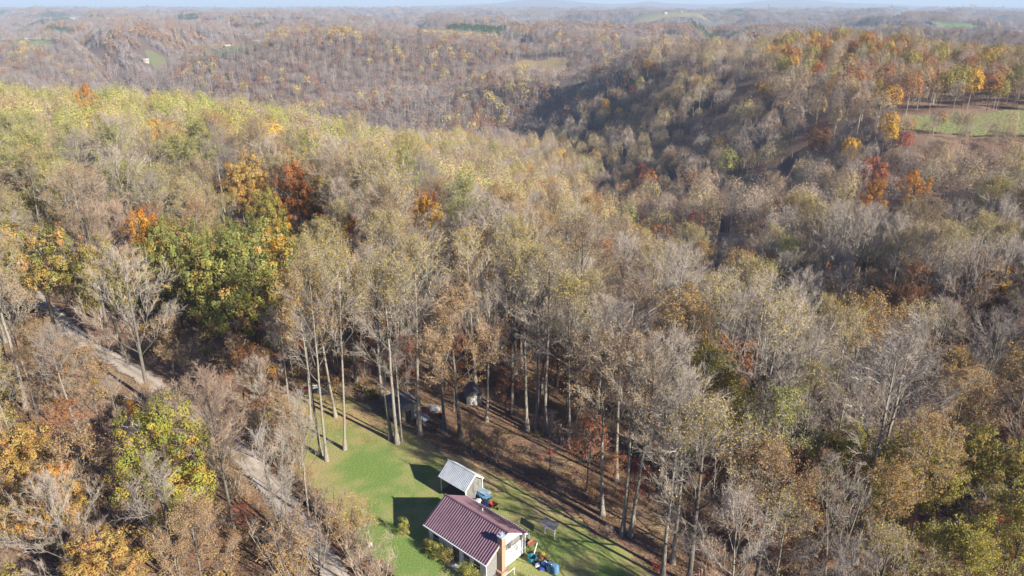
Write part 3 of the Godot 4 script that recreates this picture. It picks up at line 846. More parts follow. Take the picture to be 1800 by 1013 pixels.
	# the trunks along the edge of the lawn, left to right
	var edge := [
		[-33.7, 96.4, "tall1", "", 0.62, "thin leafless tree at the left end of the lawn edge"],
		[-30.0, 94.2, "tall0", "", 0.74, "slim leafless tree in front of the quad bike"],
		[-26.3, 85.6, "tall1", "tall1honey", 0.98, "dark trunked tree standing close against a pale trunk on the lawn"],
		[-25.2, 84.3, "tall2", "tall2pale", 1.04, "pale trunked tree nearest the camera on the left of the lawn"],
		[-26.5, 95.6, "tall0", "tall0pale", 1.0, "pale trunked tree behind the two trunks on the left of the lawn"],
		[-23.4, 87.0, "tall0", "tall0pale", 1.06, "thick pale trunked tree in the grass right of the two trunks"],
		[-17.3, 89.4, "tall1", "tall1pale", 0.92, "leaning left stem of the clump of pale trunks in front of the cream shed"],
		[-16.2, 88.5, "tall2", "tall2pale", 1.0, "stoutest stem of the clump of pale trunks in front of the cream shed"],
		[-15.7, 89.1, "tall0", "", 0.55, "short right stem of the clump of pale trunks in front of the cream shed"],
		[-13.2, 90.7, "tall0", "tall0pale", 1.05, "tall pale trunked tree in front of the white railed trailer"],
		[-13.8, 91.7, "tall1", "", 0.7, "thin dark trunk beside the white railed trailer"],
		[-10.0, 93.0, "tall1", "", 0.85, "dark trunked tree in front of the tarp covered heap"],
		[-7.4, 90.8, "wide1", "wide1tan", 1.0, "forked tree on the litter in front of the little barn"],
		[-3.9, 96.4, "tall2", "", 0.8, "dark trunked tree right of the little barn"],
		[4.8, 78.3, "thin0", "", 0.8, "thin pale sapling trunk on the litter beyond the metal roofed shelter"],
		[8.2, 90.6, "tall0", "tall0pale", 0.92, "slim tree up the litter slope beyond the shelter"],
		[11.2, 88.6, "tall1", "", 0.9, "grey tree on the litter slope with a dark lower trunk"],
		[11.3, 74.5, "tall2", "tall2tan", 0.86, "dark thinly leaved tree at the lawn edge right of the feeder stand"],
		[14.2, 82.8, "tall0", "", 0.95, "leafless tree behind the pair of trunks on the shaded slope"],
		[13.2, 71.1, "tall2", "tall2tan", 0.9, "left one of the pair of trunks on the shaded slope"],
		[14.1, 70.8, "tall1", "", 0.9, "right one of the pair of trunks on the shaded slope"],
		[16.6, 63.6, "tall1", "", 0.82, "dark trunked tree where the lawn meets the bottom edge"],
		[18.3, 66.3, "tall0", "", 0.84, "leafless tree just behind the trunks at the bottom of the shaded slope"],
		[19.4, 63.0, "wide0", "wide0pale", 0.98, "large pale barked tree at the bottom with yellowed upper twigs"],
		[26.7, 63.2, "wide1", "wide1tan", 0.82, "tan leaved tree at the bottom edge right of the large pale barked tree"],
		[34.9, 63.2, "fork0", "", 0.9, "crooked pale leafless stems at the bottom edge in the hollow"],
		[2.3, 94.8, "tall0", "tall0pale", 1.02, "left stem of the tight group of tall trunks in the open wood"],
		[3.6, 94.9, "tall2", "tall2pale", 1.0, "middle stem of the tight group of tall trunks in the open wood"],
		[4.9, 94.0, "tall1", "", 1.04, "right stem of the tight group of tall trunks in the open wood"],
		[0.0, 99.5, "wide0", "", 1.1, "leafless tree with a wide crown behind the group of tall trunks"],
		[24.4, 84.4, "wide0", "wide0yellow", 0.92, "tree with bright yellow top leaves on the shaded slope"],
		[47.5, 72.5, "wide0", "wide0yellow", 0.8, "pale yellow leafy tree low in the right corner"],
		[40.8, 75.5, "wide0", "wide0yellow", 0.72, "pale yellow leafy tree left of the one in the right corner"],
		[53.0, 61.0, "wide0", "wide0yellow", 0.78, "pale yellow leafy tree lowest in the right corner"],
		[44.5, 57.0, "wide0", "wide0yellow", 0.66, "pale yellow leafy tree cut by the bottom edge near the right corner"],
		[62.0, 69.0, "wide1", "wide1tan", 0.72, "tan leaved tree in the right corner under the dense yellow green tree"],
		[-21.5, 64.0, "brush0", "", 1.25, "pale many stemmed bush between the lower lane and the bottom edge"],
		[-25.5, 66.5, "fork0", "", 0.55, "small forked leafless tree on the verge of the lower lane"],
		[-19.0, 68.5, "brush0", "brush0honey", 0.8, "orange brown bush by the gap in the rail fence"],
		[-38.5, 79.5, "wide1", "", 0.72, "leafless tree on the left verge halfway along the lane"],
		[-34.5, 88.5, "wide0", "", 0.6, "leafless tree on the lawn side of the lane halfway along"],
		[40.5, 65.0, "tall1", "tall1honey", 0.62, "low olive yellow tree at the bottom edge right of centre"],
		[34.0, 91.5, "wide1", "wide1tan", 0.62, "orange tan leaved tree in the hollow"],
		[39.0, 84.0, "wide0", "", 0.7, "ash grey leafless tree in the hollow"],
		[63.5, 106.5, "wide1", "wide1tan", 0.95, "brown leaved tree standing in the hollow at right"],
		[0.5, 115.0, "tall1", "tall1pale", 1.02, "tall tree with the brightest yellow top in the middle of the woods"],
		[-6.0, 108.5, "tall0", "tall0pale", 0.95, "yellow topped tree behind the little barn"],
	]
	for e in edge:
		var g: float = e[4]
		hand({"": "bare_tree", "tall2pale": "tulip_tree", "tall0pale": "tulip_tree", "tall1pale": "tulip_tree"}.get(e[3], "beech_tree") if not e[3].ends_with("yellow") and not e[3].ends_with("wide0pale") else "tulip_tree", e[2], e[3], "tree", e[0], e[1], Vector3(minf(g, 0.72 if e[0] < -22.0 and e[1] > 83.0 else 0.95), g, minf(g, 0.72 if e[0] < -22.0 and e[1] > 83.0 else 0.95)), e[0] * 3.7 + e[1], e[5], 0.8)
	hand("beech_tree", "wide1", "wide1tan", "tree", -31.0, 57.5, Vector3(0.6, 0.6, 0.6), 0.4, "honey tan leafy tree at the bottom edge left of the lane", 2.0)
	hand("maple_tree", "stout0", "oak_honey", "tree", -39.5, 57.0, Vector3(0.55, 0.5, 0.55), 2.4, "low golden yellow tree at the bottom edge below the yellow green tree", 3.0)
	hand("maple_tree", "stout0", "oak_honey", "tree", -50.5, 64.5, Vector3(0.6, 0.5, 0.6), 5.4, "golden tan tree at the left edge of the lower left thicket", 2.5)
	hand("maple_tree", "stout0", "oak_honey", "tree", -58.5, 74.0, Vector3(0.6, 0.55, 0.6), 4.1, "golden tan tree higher up at the left edge behind the lower left thicket", 2.5)
	hand("maple_tree", "stout0", "maple_orange", "tree", -52.0, 69.0, Vector3(0.5, 0.5, 0.5), 1.4, "low orange tree behind a crooked leafless tree at lower left", 2.0)
	# understorey with red, rust and salmon leaves
	var low := [[-36.5, 108.0, "salmon", 0.85, "salmon red small tree right of the low golden tree"], [-33.0, 111.5, "red", 0.85, "dull red small tree behind the quad bike"], [-9.0, 98.5, "rust", 0.62, "rust orange small tree beside the tarp covered heap"], [-3.6, 112.0, "red", 0.7, "red brown small tree behind the little barn"], [15.2, 73.8, "red", 0.62, "dark red small tree on the shaded slope by the pair of trunks"], [27.5, 69.0, "rust", 0.5, "orange small tree low on the shaded slope"], [30.5, 66.5, "rust", 0.42, "orange bush at the bottom edge right of the shaded slope"], [58.0, 66.0, "red", 0.6, "red small tree in the lower right corner"], [66.0, 122.0, "red", 0.95, "red small tree beside the pale fallen logs"], [58.0, 143.0, "red", 0.9, "crimson small tree beyond the hollow"], [49.0, 152.0, "salmon", 0.8, "bright red small tree under the broad grey tree of the ravine"], [97.0, 121.0, "red", 1.0, "red small tree at the right edge beyond the hollow"], [-5.6, 86.5, "tan", 0.46, "tan brown bush on the litter behind the metal roofed shelter"], [-2.2, 84.8, "tan", 0.38, "yellow brown bush at the corner of the lawn behind the shelter"], [-31.5, 69.5, "red", 0.3, "little red bush under the slender leafless tree"], [-55.0, 78.0, "rust", 0.9, "rust leaved small tree left of the yellow green tree"], [-50.0, 72.0, "tan", 0.9, "tan leaved small tree left of the yellow green tree"], [-21.0, 107.5, "rust", 0.8, "rust leaved small tree behind the cream shed"], [10.5, 100.5, "rust", 0.85, "orange brown small tree deep in the open wood"], [-1.0, 98.5, "rust", 0.6, "orange small tree beside the group of tall trunks"]]
	for e in low:
		hand("small_tree", "thin0", "thin0" + e[2], "small tree", e[0], e[1], Vector3(e[3] * 1.35, e[3] * 0.9, e[3] * 1.35), e[0], e[4], 1.0)

func scatter_undergrowth() -> void:
	begin()
	for i in 46:
		var a := Vector3(rnd(-0.7, 0.7), 0, rnd(-0.7, 0.7))
		var e := a * 1.4 + Vector3(rnd(-0.5, 0.5), rnd(0.9, 2.6), rnd(-0.5, 0.5))
		spike(a, e, 0.022, vary(TAN_TWIG, 0.2))
		for k in 4:
			var o := a.lerp(e, rnd(0.35, 0.9))
			spike(o, o + Vector3(rnd(-0.6, 0.6), rnd(0.1, 0.7), rnd(-0.6, 0.6)), 0.014, vary(TAN_TWIG, 0.25))
	var twiggy := finish()
	begin()
	for i in 26:
		var a := Vector3(rnd(-0.6, 0.6), 0, rnd(-0.6, 0.6))
		var e := a * 1.5 + Vector3(rnd(-0.5, 0.5), rnd(0.7, 2.0), rnd(-0.5, 0.5))
		spike(a, e, 0.02, vary(GREY_TWIG, 0.2))
		for k in 8: leaf(a.lerp(e, rnd(0.4, 1.05)) + Vector3(rnd(-0.35, 0.35), rnd(-0.2, 0.2), rnd(-0.35, 0.35)), Vector3(rnd(-1, 1), rnd(0.2, 1), rnd(-1, 1)).normalized(), rnd(0.14, 0.28), vary(Color(0.8, 0.8, 0.8), 0.25))
	var leafy := finish()
	var a := [[], []]
	var bb := [[], []]
	var x := -120.0
	while x < 130.0:
		var d := 46.0
		while d < 190.0:
			var px := x + rnd(0, 2.7)
			var pd := d + rnd(0, 2.7)
			d += 2.7
			if absf(px) > 0.76 * pd + 16.0: continue
			if kept_clear(px, pd): continue
			var open: bool = px > -20.0 and px < 22.0 and pd < 106.0
			var n := n_patch.get_noise_2d(px * 9.0, pd * 9.0)
			if rng.randf() > (0.16 if open else 0.82 if px > 14.0 else 0.55) + n * 0.35: continue
			var near_lane := px < -14.0 and pd < 84.0 and lane_distance(Vector2(px, pd)) < 9.0
			var g := rnd(0.5, 1.3) * (0.55 if open else 0.8 if near_lane else 1.0)
			var t := Transform3D(Basis(Vector3.UP, rnd(0, TAU)).scaled(Vector3(g * 1.2, g, g * 1.2)), ground(px, pd, -0.05))
			if rng.randf() < 0.55:
				a[0].append(t)
				a[1].append(vary(Color(1, 1, 1), 0.15))
			else:
				bb[0].append(t)
				var c: Color = PAL[["tan", "tan", "rust", "honey", "rust", "red", "olive"][rng.randi() % 7] if px > -22.0 else ["tan", "honey", "tan", "pale", "olive"][rng.randi() % 5]][rng.randi() % 3]
				bb[1].append(Color(c.r * 1.25, c.g * 1.25, c.b * 1.25))
		x += 2.7
	var o := Node3D.new()
	o.name = "undergrowth"
	add_child(o)
	tag(o, "twiggy and rust leaved undergrowth on the forest floor", "undergrowth", "", "stuff")
	multi("twiggy_brush", twiggy, M.twigs, a, o)
	multi("leafy_brush", leafy, M.leaves, bb, o)
	# fallen leaves round the lawn and on the floor of the open wood
	begin()
	for i in 14: leaf(Vector3(rnd(-0.8, 0.8), rnd(0.01, 0.06), rnd(-0.8, 0.8)), Vector3(rnd(-0.5, 0.5), 1, rnd(-0.5, 0.5)).normalized(), rnd(0.08, 0.17), vary(Color(0.9, 0.9, 0.9), 0.3))
	var litter := finish()
	var f := [[], []]
	for i in 15000:
		var px := rnd(-48.0, 42.0)
		var pd := rnd(54.0, 112.0)
		var p := Vector2(px, pd)
		var on_lawn := Geometry2D.is_point_in_polygon(p, lawn_outline)
		if on_lawn and rng.randf() > 0.7 * smoothstep(84.0, 100.0, pd): continue
		if px < 0.0 and lane_distance(p) < 1.7 and rng.randf() > 0.1: continue
		f[0].append(Transform3D(Basis(Vector3.UP, rnd(0, TAU)), ground(px, pd, 0.07 if on_lawn else 0.01)))
		var c: Color = PAL[["tan", "tan", "honey", "rust"][rng.randi() % 4] if px > -8.0 or pd > 78.0 else ["honey", "tan", "honey", "salmon"][rng.randi() % 4]][rng.randi() % 3]
		f[1].append(Color(c.r, c.g, c.b))
	multi("fallen_leaves", litter, M.leaves, f, self)
	tag(get_node("fallen_leaves"), "scattered tan and rust fallen leaves round the lawn", "leaves", "", "stuff")

# ---------------------------------------------------------------- the ground
func make_ground() -> void:
	var ds := PackedFloat32Array()
	var d := -70.0
	while d < 230.0:
		ds.append(d)
		d += 2.4
	while d < 24000.0:
		ds.append(d)
		d *= 1.017
	ds.append(24000.0)
	var cols := 250
	var p := PackedVector3Array()
	var c := PackedColorArray()
	for dd in ds:
		for k in cols + 1:
			var x := (float(k) / cols - 0.5) * 2.3 * (dd + 105.0)
			p.append(Vector3(x, height(x, dd), -dd))
			var n := n_patch.get_noise_2d(x * 4.0, dd * 4.0)
			var litter := Color(0.33, 0.225, 0.165).lerp(Color(0.235, 0.145, 0.10), smoothstep(-0.3, 0.5, n))
			litter = litter.lerp(Color(0.40, 0.30, 0.20), smoothstep(0.1, 0.6, n_small.get_noise_2d(x * 3.0, dd * 3.0)))
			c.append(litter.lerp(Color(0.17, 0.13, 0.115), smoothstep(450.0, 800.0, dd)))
	var idx := PackedInt32Array()
	for j in ds.size() - 1:
		for k in cols:
			var a := j * (cols + 1) + k
			var b := a + cols + 1
			idx.append_array([a, b, b + 1, a, b + 1, a + 1])
	part("ground", grid_mesh(p, c, idx), M.ground, self)
	tag(get_node("ground"), "brown leaf littered forest floor reaching over the hills to the horizon", "ground", "", "structure")

func grid_mesh(p: PackedVector3Array, c: PackedColorArray, idx: PackedInt32Array) -> ArrayMesh:
	var n := PackedVector3Array()
	n.resize(p.size())
	for i in range(0, idx.size(), 3):
		var nn := (p[idx[i + 2]] - p[idx[i]]).cross(p[idx[i + 1]] - p[idx[i]])
		n[idx[i]] += nn
		n[idx[i + 1]] += nn
		n[idx[i + 2]] += nn
	for i in n.size(): n[i] = n[i].normalized()
	var a := []
	a.resize(Mesh.ARRAY_MAX)
	a[Mesh.ARRAY_VERTEX] = p
	a[Mesh.ARRAY_NORMAL] = n
	a[Mesh.ARRAY_COLOR] = c
	a[Mesh.ARRAY_INDEX] = idx
	var m := ArrayMesh.new()
	m.add_surface_from_arrays(Mesh.PRIMITIVE_TRIANGLES, a)
	return m

# a sheet of small cells laid on the ground where inside() is true, a little above it
func sheet(called: String, x0: float, x1: float, d0: float, d1: float, step: float, up: float, inside: Callable, tint: Callable, material: Material, label: String, category: String) -> void:
	var nx := int((x1 - x0) / step)
	var nd := int((d1 - d0) / step)
	var at := {}
	var p := PackedVector3Array()
	var c := PackedColorArray()
	var idx := PackedInt32Array()
	for j in nd:
		for i in nx:
			if not inside.call(x0 + (i + 0.5) * step, d0 + (j + 0.5) * step): continue
			var q := PackedInt32Array()
			for o in [[0, 0], [0, 1], [1, 1], [1, 0]]:
				var key: int = (j + o[1]) * (nx + 1) + i + o[0]
				if not at.has(key):
					var x: float = x0 + (i + o[0]) * step
					var d: float = d0 + (j + o[1]) * step
					at[key] = p.size()
					p.append(ground(x + rnd(-0.3, 0.3) * step, d + rnd(-0.3, 0.3) * step, up))
					c.append(tint.call(x, d))
				q.append(at[key])
			idx.append_array([q[0], q[1], q[2], q[0], q[2], q[3]])
	if idx.is_empty(): return
	var o := part(called, grid_mesh(p, c, idx), material, self)
	tag(o, label, category, "", "structure")

func make_lawn_and_lane() -> void:
	var inside_lawn := func(x: float, d: float) -> bool:
		return Geometry2D.is_point_in_polygon(Vector2(x + 1.6 * n_small.get_noise_2d(x * 9.0, d * 9.0), d + 1.6 * n_small.get_noise_2d(x * 9.0 + 300.0, d * 9.0)), lawn_outline)
	var lawn_tint := func(x: float, d: float) -> Color:
		var n := n_small.get_noise_2d(x * 5.0, d * 5.0) + 0.5 * n_small.get_noise_2d(x * 19.0, d * 19.0)
		var green := Color(0.15, 0.235, 0.07).lerp(Color(0.24, 0.275, 0.105), smoothstep(-0.35, 0.35, n))
		# the green heart of the lawn, drying to straw and leaf litter at its far end and its right edge
		var v := Vector2((x + 0.72 * (d - 68.0) + 8.0), d)
		var dry := smoothstep(1.5, 13.0, absf(v.x - 1.0)) * smoothstep(56.0, 92.0, d) + smoothstep(82.0, 99.0, d) * 0.9 + n * 0.22
		dry = maxf(dry, smoothstep(4.0, 11.0, x + 0.7 * (d - 68.0) - 3.0) * 0.8 + n * 0.2)
		var straw := Color(0.31, 0.28, 0.125).lerp(Color(0.35, 0.265, 0.16), smoothstep(-0.2, 0.4, n))
		return green.lerp(straw, clampf(dry, 0.0, 1.0))
	sheet("lawn", -40.0, 22.0, 50.0, 106.0, 0.45, 0.055, inside_lawn, lawn_tint, M.lawn, "mown green lawn round the cottage, drying to straw towards the woods", "lawn")
	var inside_lane := func(x: float, d: float) -> bool:
		return x < -4.0 and lane_distance(Vector2(x, d)) < 1.45 + 0.7 * n_small.get_noise_2d(x * 11.0, d * 11.0)
	var lane_tint := func(x: float, d: float) -> Color:
		var n := n_small.get_noise_2d(x * 8.0, d * 8.0)
		var q := lane_distance(Vector2(x, d))
		var g := Color(0.55, 0.51, 0.475).lerp(Color(0.66, 0.61, 0.56), smoothstep(-0.3, 0.4, n))
		return g.lerp(Color(0.33, 0.27, 0.20), clampf(smoothstep(0.5, 0.0, q) * 0.8 + smoothstep(1.0, 1.6, q) * 0.85 + maxf(n, 0.0) * 0.6, 0.0, 1.0))
	sheet("gravel_lane", -150.0, -8.0, 50.0, 182.0, 0.4, 0.2, inside_lane, lane_tint, M.lane, "pale gravel lane curving up through the trees left of the lawn", "lane")

func make_fields() -> void:
	for f in fields:
		if f.bare: continue
		var inside := func(x: float, d: float) -> bool:
			var q := Vector2(x - f.x, d - f.d).rotated(f.turn)
			return Vector2(q.x / f.rx, q.y / f.rd).length() < 1.0 + 0.16 * sin(3.0 * atan2(q.y, q.x) + f.x)
		var tint := func(x: float, d: float) -> Color:
			var base: Color = f.color
			return base.lerp(Color(0.30, 0.25, 0.15), clampf(0.25 + 0.5 * n_patch.get_noise_2d(x * 2.0, d * 2.0), 0.0, 0.6))
		var r: float = maxf(f.rx, f.rd) * 1.25
		sheet("field", f.x - r, f.x + r, f.d - r, f.d + r, maxf(r / 26.0, 2.0), f.up, inside, tint, M.field, f.label, "field")

# ---------------------------------------------------------------- buildings
# a roof slope of ribbed sheet metal: from the ridge line (y1) down to the eave (y0), both along x from -l to l; side is +1 or -1 in z
func ribbed_slope(l: float, w: float, y0: float, y1: float, side: float, pitch: float) -> ArrayMesh:
	begin()
	var down := Vector3(0, y0 - y1, w * side).normalized()
	var up := Vector3(0, w, (y1 - y0) * side).normalized()
	var a := Vector3(0, y1, 0.0)
	var b := Vector3(0, y0, w * side)
	var n := int(round(2.0 * l / pitch))
	var prof := [[0.0, 0.0], [0.56, 0.0], [0.66, 0.07], [0.90, 0.07], [1.0, 0.0]]
	for i in n:
		for k in 4:
			var xa: float = -l + (i + prof[k][0]) * 2.0 * l / n
			var xb: float = -l + (i + prof[k + 1][0]) * 2.0 * l / n
			var ua: Vector3 = up * prof[k][1]
			var ub: Vector3 = up * prof[k + 1][1]
			var X := Vector3.RIGHT
			if side > 0: quad(a + X * xa + ua, a + X * xb + ub, b + X * xb + ub, b + X * xa + ua)
			else: quad(a + X * xb + ub, a + X * xa + ua, b + X * xa + ua, b + X * xb + ub)
	var t := -up * 0.06     # underside and edges
	var X := Vector3.RIGHT * l
	quad(a - X + t, b - X + t, b + X + t, a + X + t)
	quad(b - X, b + X, b + X + t, b - X + t)
	quad(a - X, b - X, b - X + t, a - X + t)
	quad(b + X, a + X, a + X + t, b + X + t)
	return finish()

# a wall of upright boards with battens, its base from a to b, its top edge at height h (and a peak at the middle if peak > h)
func board_wall(a: Vector3, b: Vector3, h: float, peak: float, thick: float, gap := 0.4) -> ArrayMesh:
	begin()
	var along := (b - a).normalized()
	var out := along.cross(Vector3.UP)
	var length := a.distance_to(b)
	var n := maxi(int(length / gap), 1)
	for i in n:
		var t0 := float(i) / n
		var t1 := float(i + 1) / n
		for piece in [[t0, t1 - 0.06 / length, 0.0], [t1 - 0.06 / length, t1, 0.025]]:
			var p0: Vector3 = a + along * length * piece[0] + out * piece[2]
			var p1: Vector3 = a + along * length * piece[1] + out * piece[2]
			var h0: float = h + (peak - h) * (1.0 - absf(piece[0] * 2.0 - 1.0))
			var h1: float = h + (peak - h) * (1.0 - absf(piece[1] * 2.0 - 1.0))
			quad(p0, p0 + Vector3.UP * h0, p1 + Vector3.UP * h1, p1)
			quad(p1 - out * thick, p1 - out * thick + Vector3.UP * h1, p0 - out * thick + Vector3.UP * h0, p0 - out * thick)
			quad(p0 - out * thick, p0 - out * thick + Vector3.UP * h0, p0 + Vector3.UP * h0, p0)
			quad(p1, p1 + Vector3.UP * h1, p1 - out * thick + Vector3.UP * h1, p1 - out * thick)
			quad(p0 + Vector3.UP * h0, p0 - out * thick + Vector3.UP * h0, p1 - out * thick + Vector3.UP * h1, p1 + Vector3.UP * h1)
	return finish()

func window_on(o: Node, at: Vector3, w: float, h: float, face: Vector3) -> void:
	var u := Vector3.UP.cross(face).normalized()
	begin()
	for s in [-1.0, 1.0]:
		var c: Vector3 = at + u * s * (w * 0.5 + 0.04) + face * 0.03
		box_on(c, u * 0.05, Vector3.UP * (h * 0.5 + 0.09), face * 0.05)
		c = at + Vector3.UP * s * (h * 0.5 + 0.04) + face * 0.03
		box_on(c, u * w * 0.5, Vector3.UP * 0.045, face * 0.05)
	box_on(at + face * 0.02, u * w * 0.5, Vector3.UP * 0.025, face * 0.03)
	var f := part("window", finish(), M.white_paint, o)
	begin()
	box_on(at + face * 0.01, u * w * 0.5, Vector3.UP * h * 0.5, face * 0.012)
	part("pane", finish(), M.dark_glass, f)

func box_on(c: Vector3, u: Vector3, v: Vector3, w: Vector3) -> void:
	var p: Array = []
	for s in [[-1, -1, -1], [1, -1, -1], [1, 1, -1], [-1, 1, -1], [-1, -1, 1], [1, -1, 1], [1, 1, 1], [-1, 1, 1]]:
		p.append(c + u * s[0] + v * s[1] + w * s[2])
	for f in [[0, 1, 2, 3], [5, 4, 7, 6], [4, 0, 3, 7], [1, 5, 6, 2], [3, 2, 6, 7], [4, 5, 1, 0]]:
		quad(p[f[0]], p[f[1]], p[f[2]], p[f[3]])

const TURN := -0.7296      # the buildings' long axis: local +x runs towards the camera and to the right

func build_house() -> void:
	var h := thing("cottage", "cottage with plum red metal roof and a brick chimney on its near gable", "house", Vector3(-4.1, 0.05, -67.2), TURN)
	var l := 4.55
	var w := 3.1
	var wall := part("wall", board_wall(Vector3(l, 0, w), Vector3(l, 0, -w), 2.78, 4.62, 0.15, 0.32), M.grey_boards, h)
	tag(wall, "near gable wall of grey upright boards with the chimney against it")
	part("wall", board_wall(Vector3(-l, 0, -w), Vector3(-l, 0, w), 2.78, 4.62, 0.15, 0.32), M.grey_boards, h)
	part("wall", board_wall(Vector3(-l, 0, w), Vector3(l - 0.003, 0, w), 2.76, 2.76, 0.15, 0.32), M.white_paint, h)
	part("wall", board_wall(Vector3(l - 0.003, 0, -w), Vector3(-l, 0, -w), 2.76, 2.76, 0.15, 0.32), M.white_paint, h)
	part("foundation", boxed(Vector3(-l + 0.01, -0.5, -w + 0.01), Vector3(l - 0.16, 0.12, w - 0.16)), M.concrete, h)
	begin()
	tri(Vector3(l + 0.055, 3.05, -2.62), Vector3(l + 0.055, 4.64, 0), Vector3(l + 0.055, 3.05, 2.62), Color.WHITE)
	tri(Vector3(l + 0.028, 3.05, 2.62), Vector3(l + 0.028, 4.64, 0), Vector3(l + 0.028, 3.05, -2.62), Color.WHITE)
	quad(Vector3(l + 0.055, 3.05, 2.62), Vector3(l + 0.028, 3.05, 2.62), Vector3(l + 0.028, 3.05, -2.62), Vector3(l + 0.055, 3.05, -2.62))
	tag(part("gable_panel", finish(), M.white_paint, h), "white triangle at the top of the near gable")
	for s in [1.0, -1.0]:
		var r := part("roof_slope", ribbed_slope(4.95, 3.47, 2.74, 4.86, s, 0.33), M.roof_metal, h)
		part("fascia", boxed(Vector3(-4.9, 2.53, 3.36 if s > 0 else -3.4), Vector3(4.9, 2.67, 3.4 if s > 0 else -3.36)), M.white_paint, r)
		part("gutter", boxed(Vector3(-4.93, 2.6, 3.47 if s > 0 else -3.58), Vector3(4.93, 2.7, 3.58 if s > 0 else -3.47)), M.white_plastic, r)
		for e in [-4.9, 4.86]:
			begin()
			var a := Vector3(e, 4.62, 0.02 * s)
			var b := Vector3(e, 2.56, 3.36 * s)
			box_on((a + b) * 0.5 + Vector3(0.02, 0.06, 0), (b - a) * 0.5, Vector3(0, 0.09, 0.06 * s), Vector3(0.02, 0, 0))
			part("verge_board", finish(), M.white_paint, r)
	begin()
	tube(PackedVector3Array([Vector3(-4.97, 4.9, 0), Vector3(4.97, 4.9, 0)]), PackedFloat32Array([0.11, 0.11]), 8, Color.WHITE)
	part("ridge_cap", finish(), M.roof_metal, h)
	# chimney on the near gable, left of the ridge
	var ch := part("chimney", boxed(Vector3(l + 0.06, -0.4, 0.75), Vector3(l + 0.72, 5.0, 1.35)), M.brick, h)
	part("chimney_cap", boxed(Vector3(l, 5.003, 0.68), Vector3(l + 0.78, 5.14, 1.42)), M.pale_blue, ch)
	part("flue", lathe([[0.0, 5.5], [0.26, 5.46], [0.26, 5.43], [0.15, 5.43], [0.15, 5.143]], 10), M.grey_metal, ch, Vector3(l + 0.36, 0, 1.05))
	part("chimney_foot", boxed(Vector3(l + 0.05, -0.4, 0.5), Vector3(l + 0.85, 0.6, 1.6)), M.brick, ch)
	# the white garage door at the right of the near gable
	var g := part("garage_door", boxed(Vector3(l + 0.03, 0.05, -2.8), Vector3(l + 0.09, 2.2, 0.1)), M.white_paint, h)
	for i in 4: part("door_panel", boxed(Vector3(l + 0.092, 0.12 + i * 0.52, -2.73), Vector3(l + 0.11, 0.58 + i * 0.52, 0.03)), M.white_plastic, g)
	part("vent_pipe", lathe([[0.0, 0.45], [0.07, 0.45], [0.07, 0.0]], 8), M.white_plastic, h, Vector3(-0.6, 3.72, -1.75))
	part("downspout", boxed(Vector3(l + 0.03, 0.1, -3.2), Vector3(l + 0.12, 2.7, -3.11)), M.white_plastic, h)
	part("downspout", boxed(Vector3(l + 0.03, 0.1, 3.11), Vector3(l + 0.12, 2.7, 3.2)), M.white_plastic, h)
	var dr := part("door", boxed(Vector3(-0.45, 0.1, w + 0.03), Vector3(0.45, 2.1, w + 0.08)), M.old_wood, h)
	part("door_handle", boxed(Vector3(0.3, 1.0, w + 0.082), Vector3(0.36, 1.12, w + 0.13)), M.grey_metal, dr)
	for x in [-3.2, 1.7, 3.3]: window_on(h, Vector3(x, 1.5, w + 0.03), 1.0, 1.1, Vector3.BACK)
	for x in [-2.8, 2.8]: window_on(h, Vector3(x, 1.5, -w - 0.03), 0.9, 1.0, Vector3.FORWARD)
	part("doorstep", boxed(Vector3(-0.8, -0.3, w + 0.06), Vector3(0.8, 0.1, w + 1.0)), M.concrete, h)
	# back deck with its rail, behind the far slope
	var dk := part("deck", boxed(Vector3(-1.6, -0.3, -w - 1.75), Vector3(3.9, 0.35, -w - 0.06)), M.old_wood, h)
	for i in 6: part("rail_post", boxed(Vector3(-1.55 + i * 1.06, 0.353, -w - 1.73), Vector3(-1.47 + i * 1.06, 1.35, -w - 1.65)), M.grey_metal, dk)
	for y in [0.8, 1.28]: part("rail", rod(Vector3(-1.6, y, -w - 1.72), Vector3(3.9, y, -w - 1.72), 0.04), M.grey_metal, dk)
	# low railing in front of the chimney foot
	var rl := part("hand_rail", rod(Vector3(l + 1.5, 0.9, 0.2), Vector3(l + 1.5, 0.9, 1.9), 0.03), M.white_plastic, h)
	for z in [0.25, 1.85]: part("rail_post", rod(Vector3(l + 1.5, -0.2, z), Vector3(l + 1.5, 0.9, z), 0.03), M.white_plastic, rl)
	part("rail", rod(Vector3(l + 0.9, 0.5, 0.22), Vector3(l + 1.5, 0.9, 0.22), 0.025), M.white_plastic, rl)

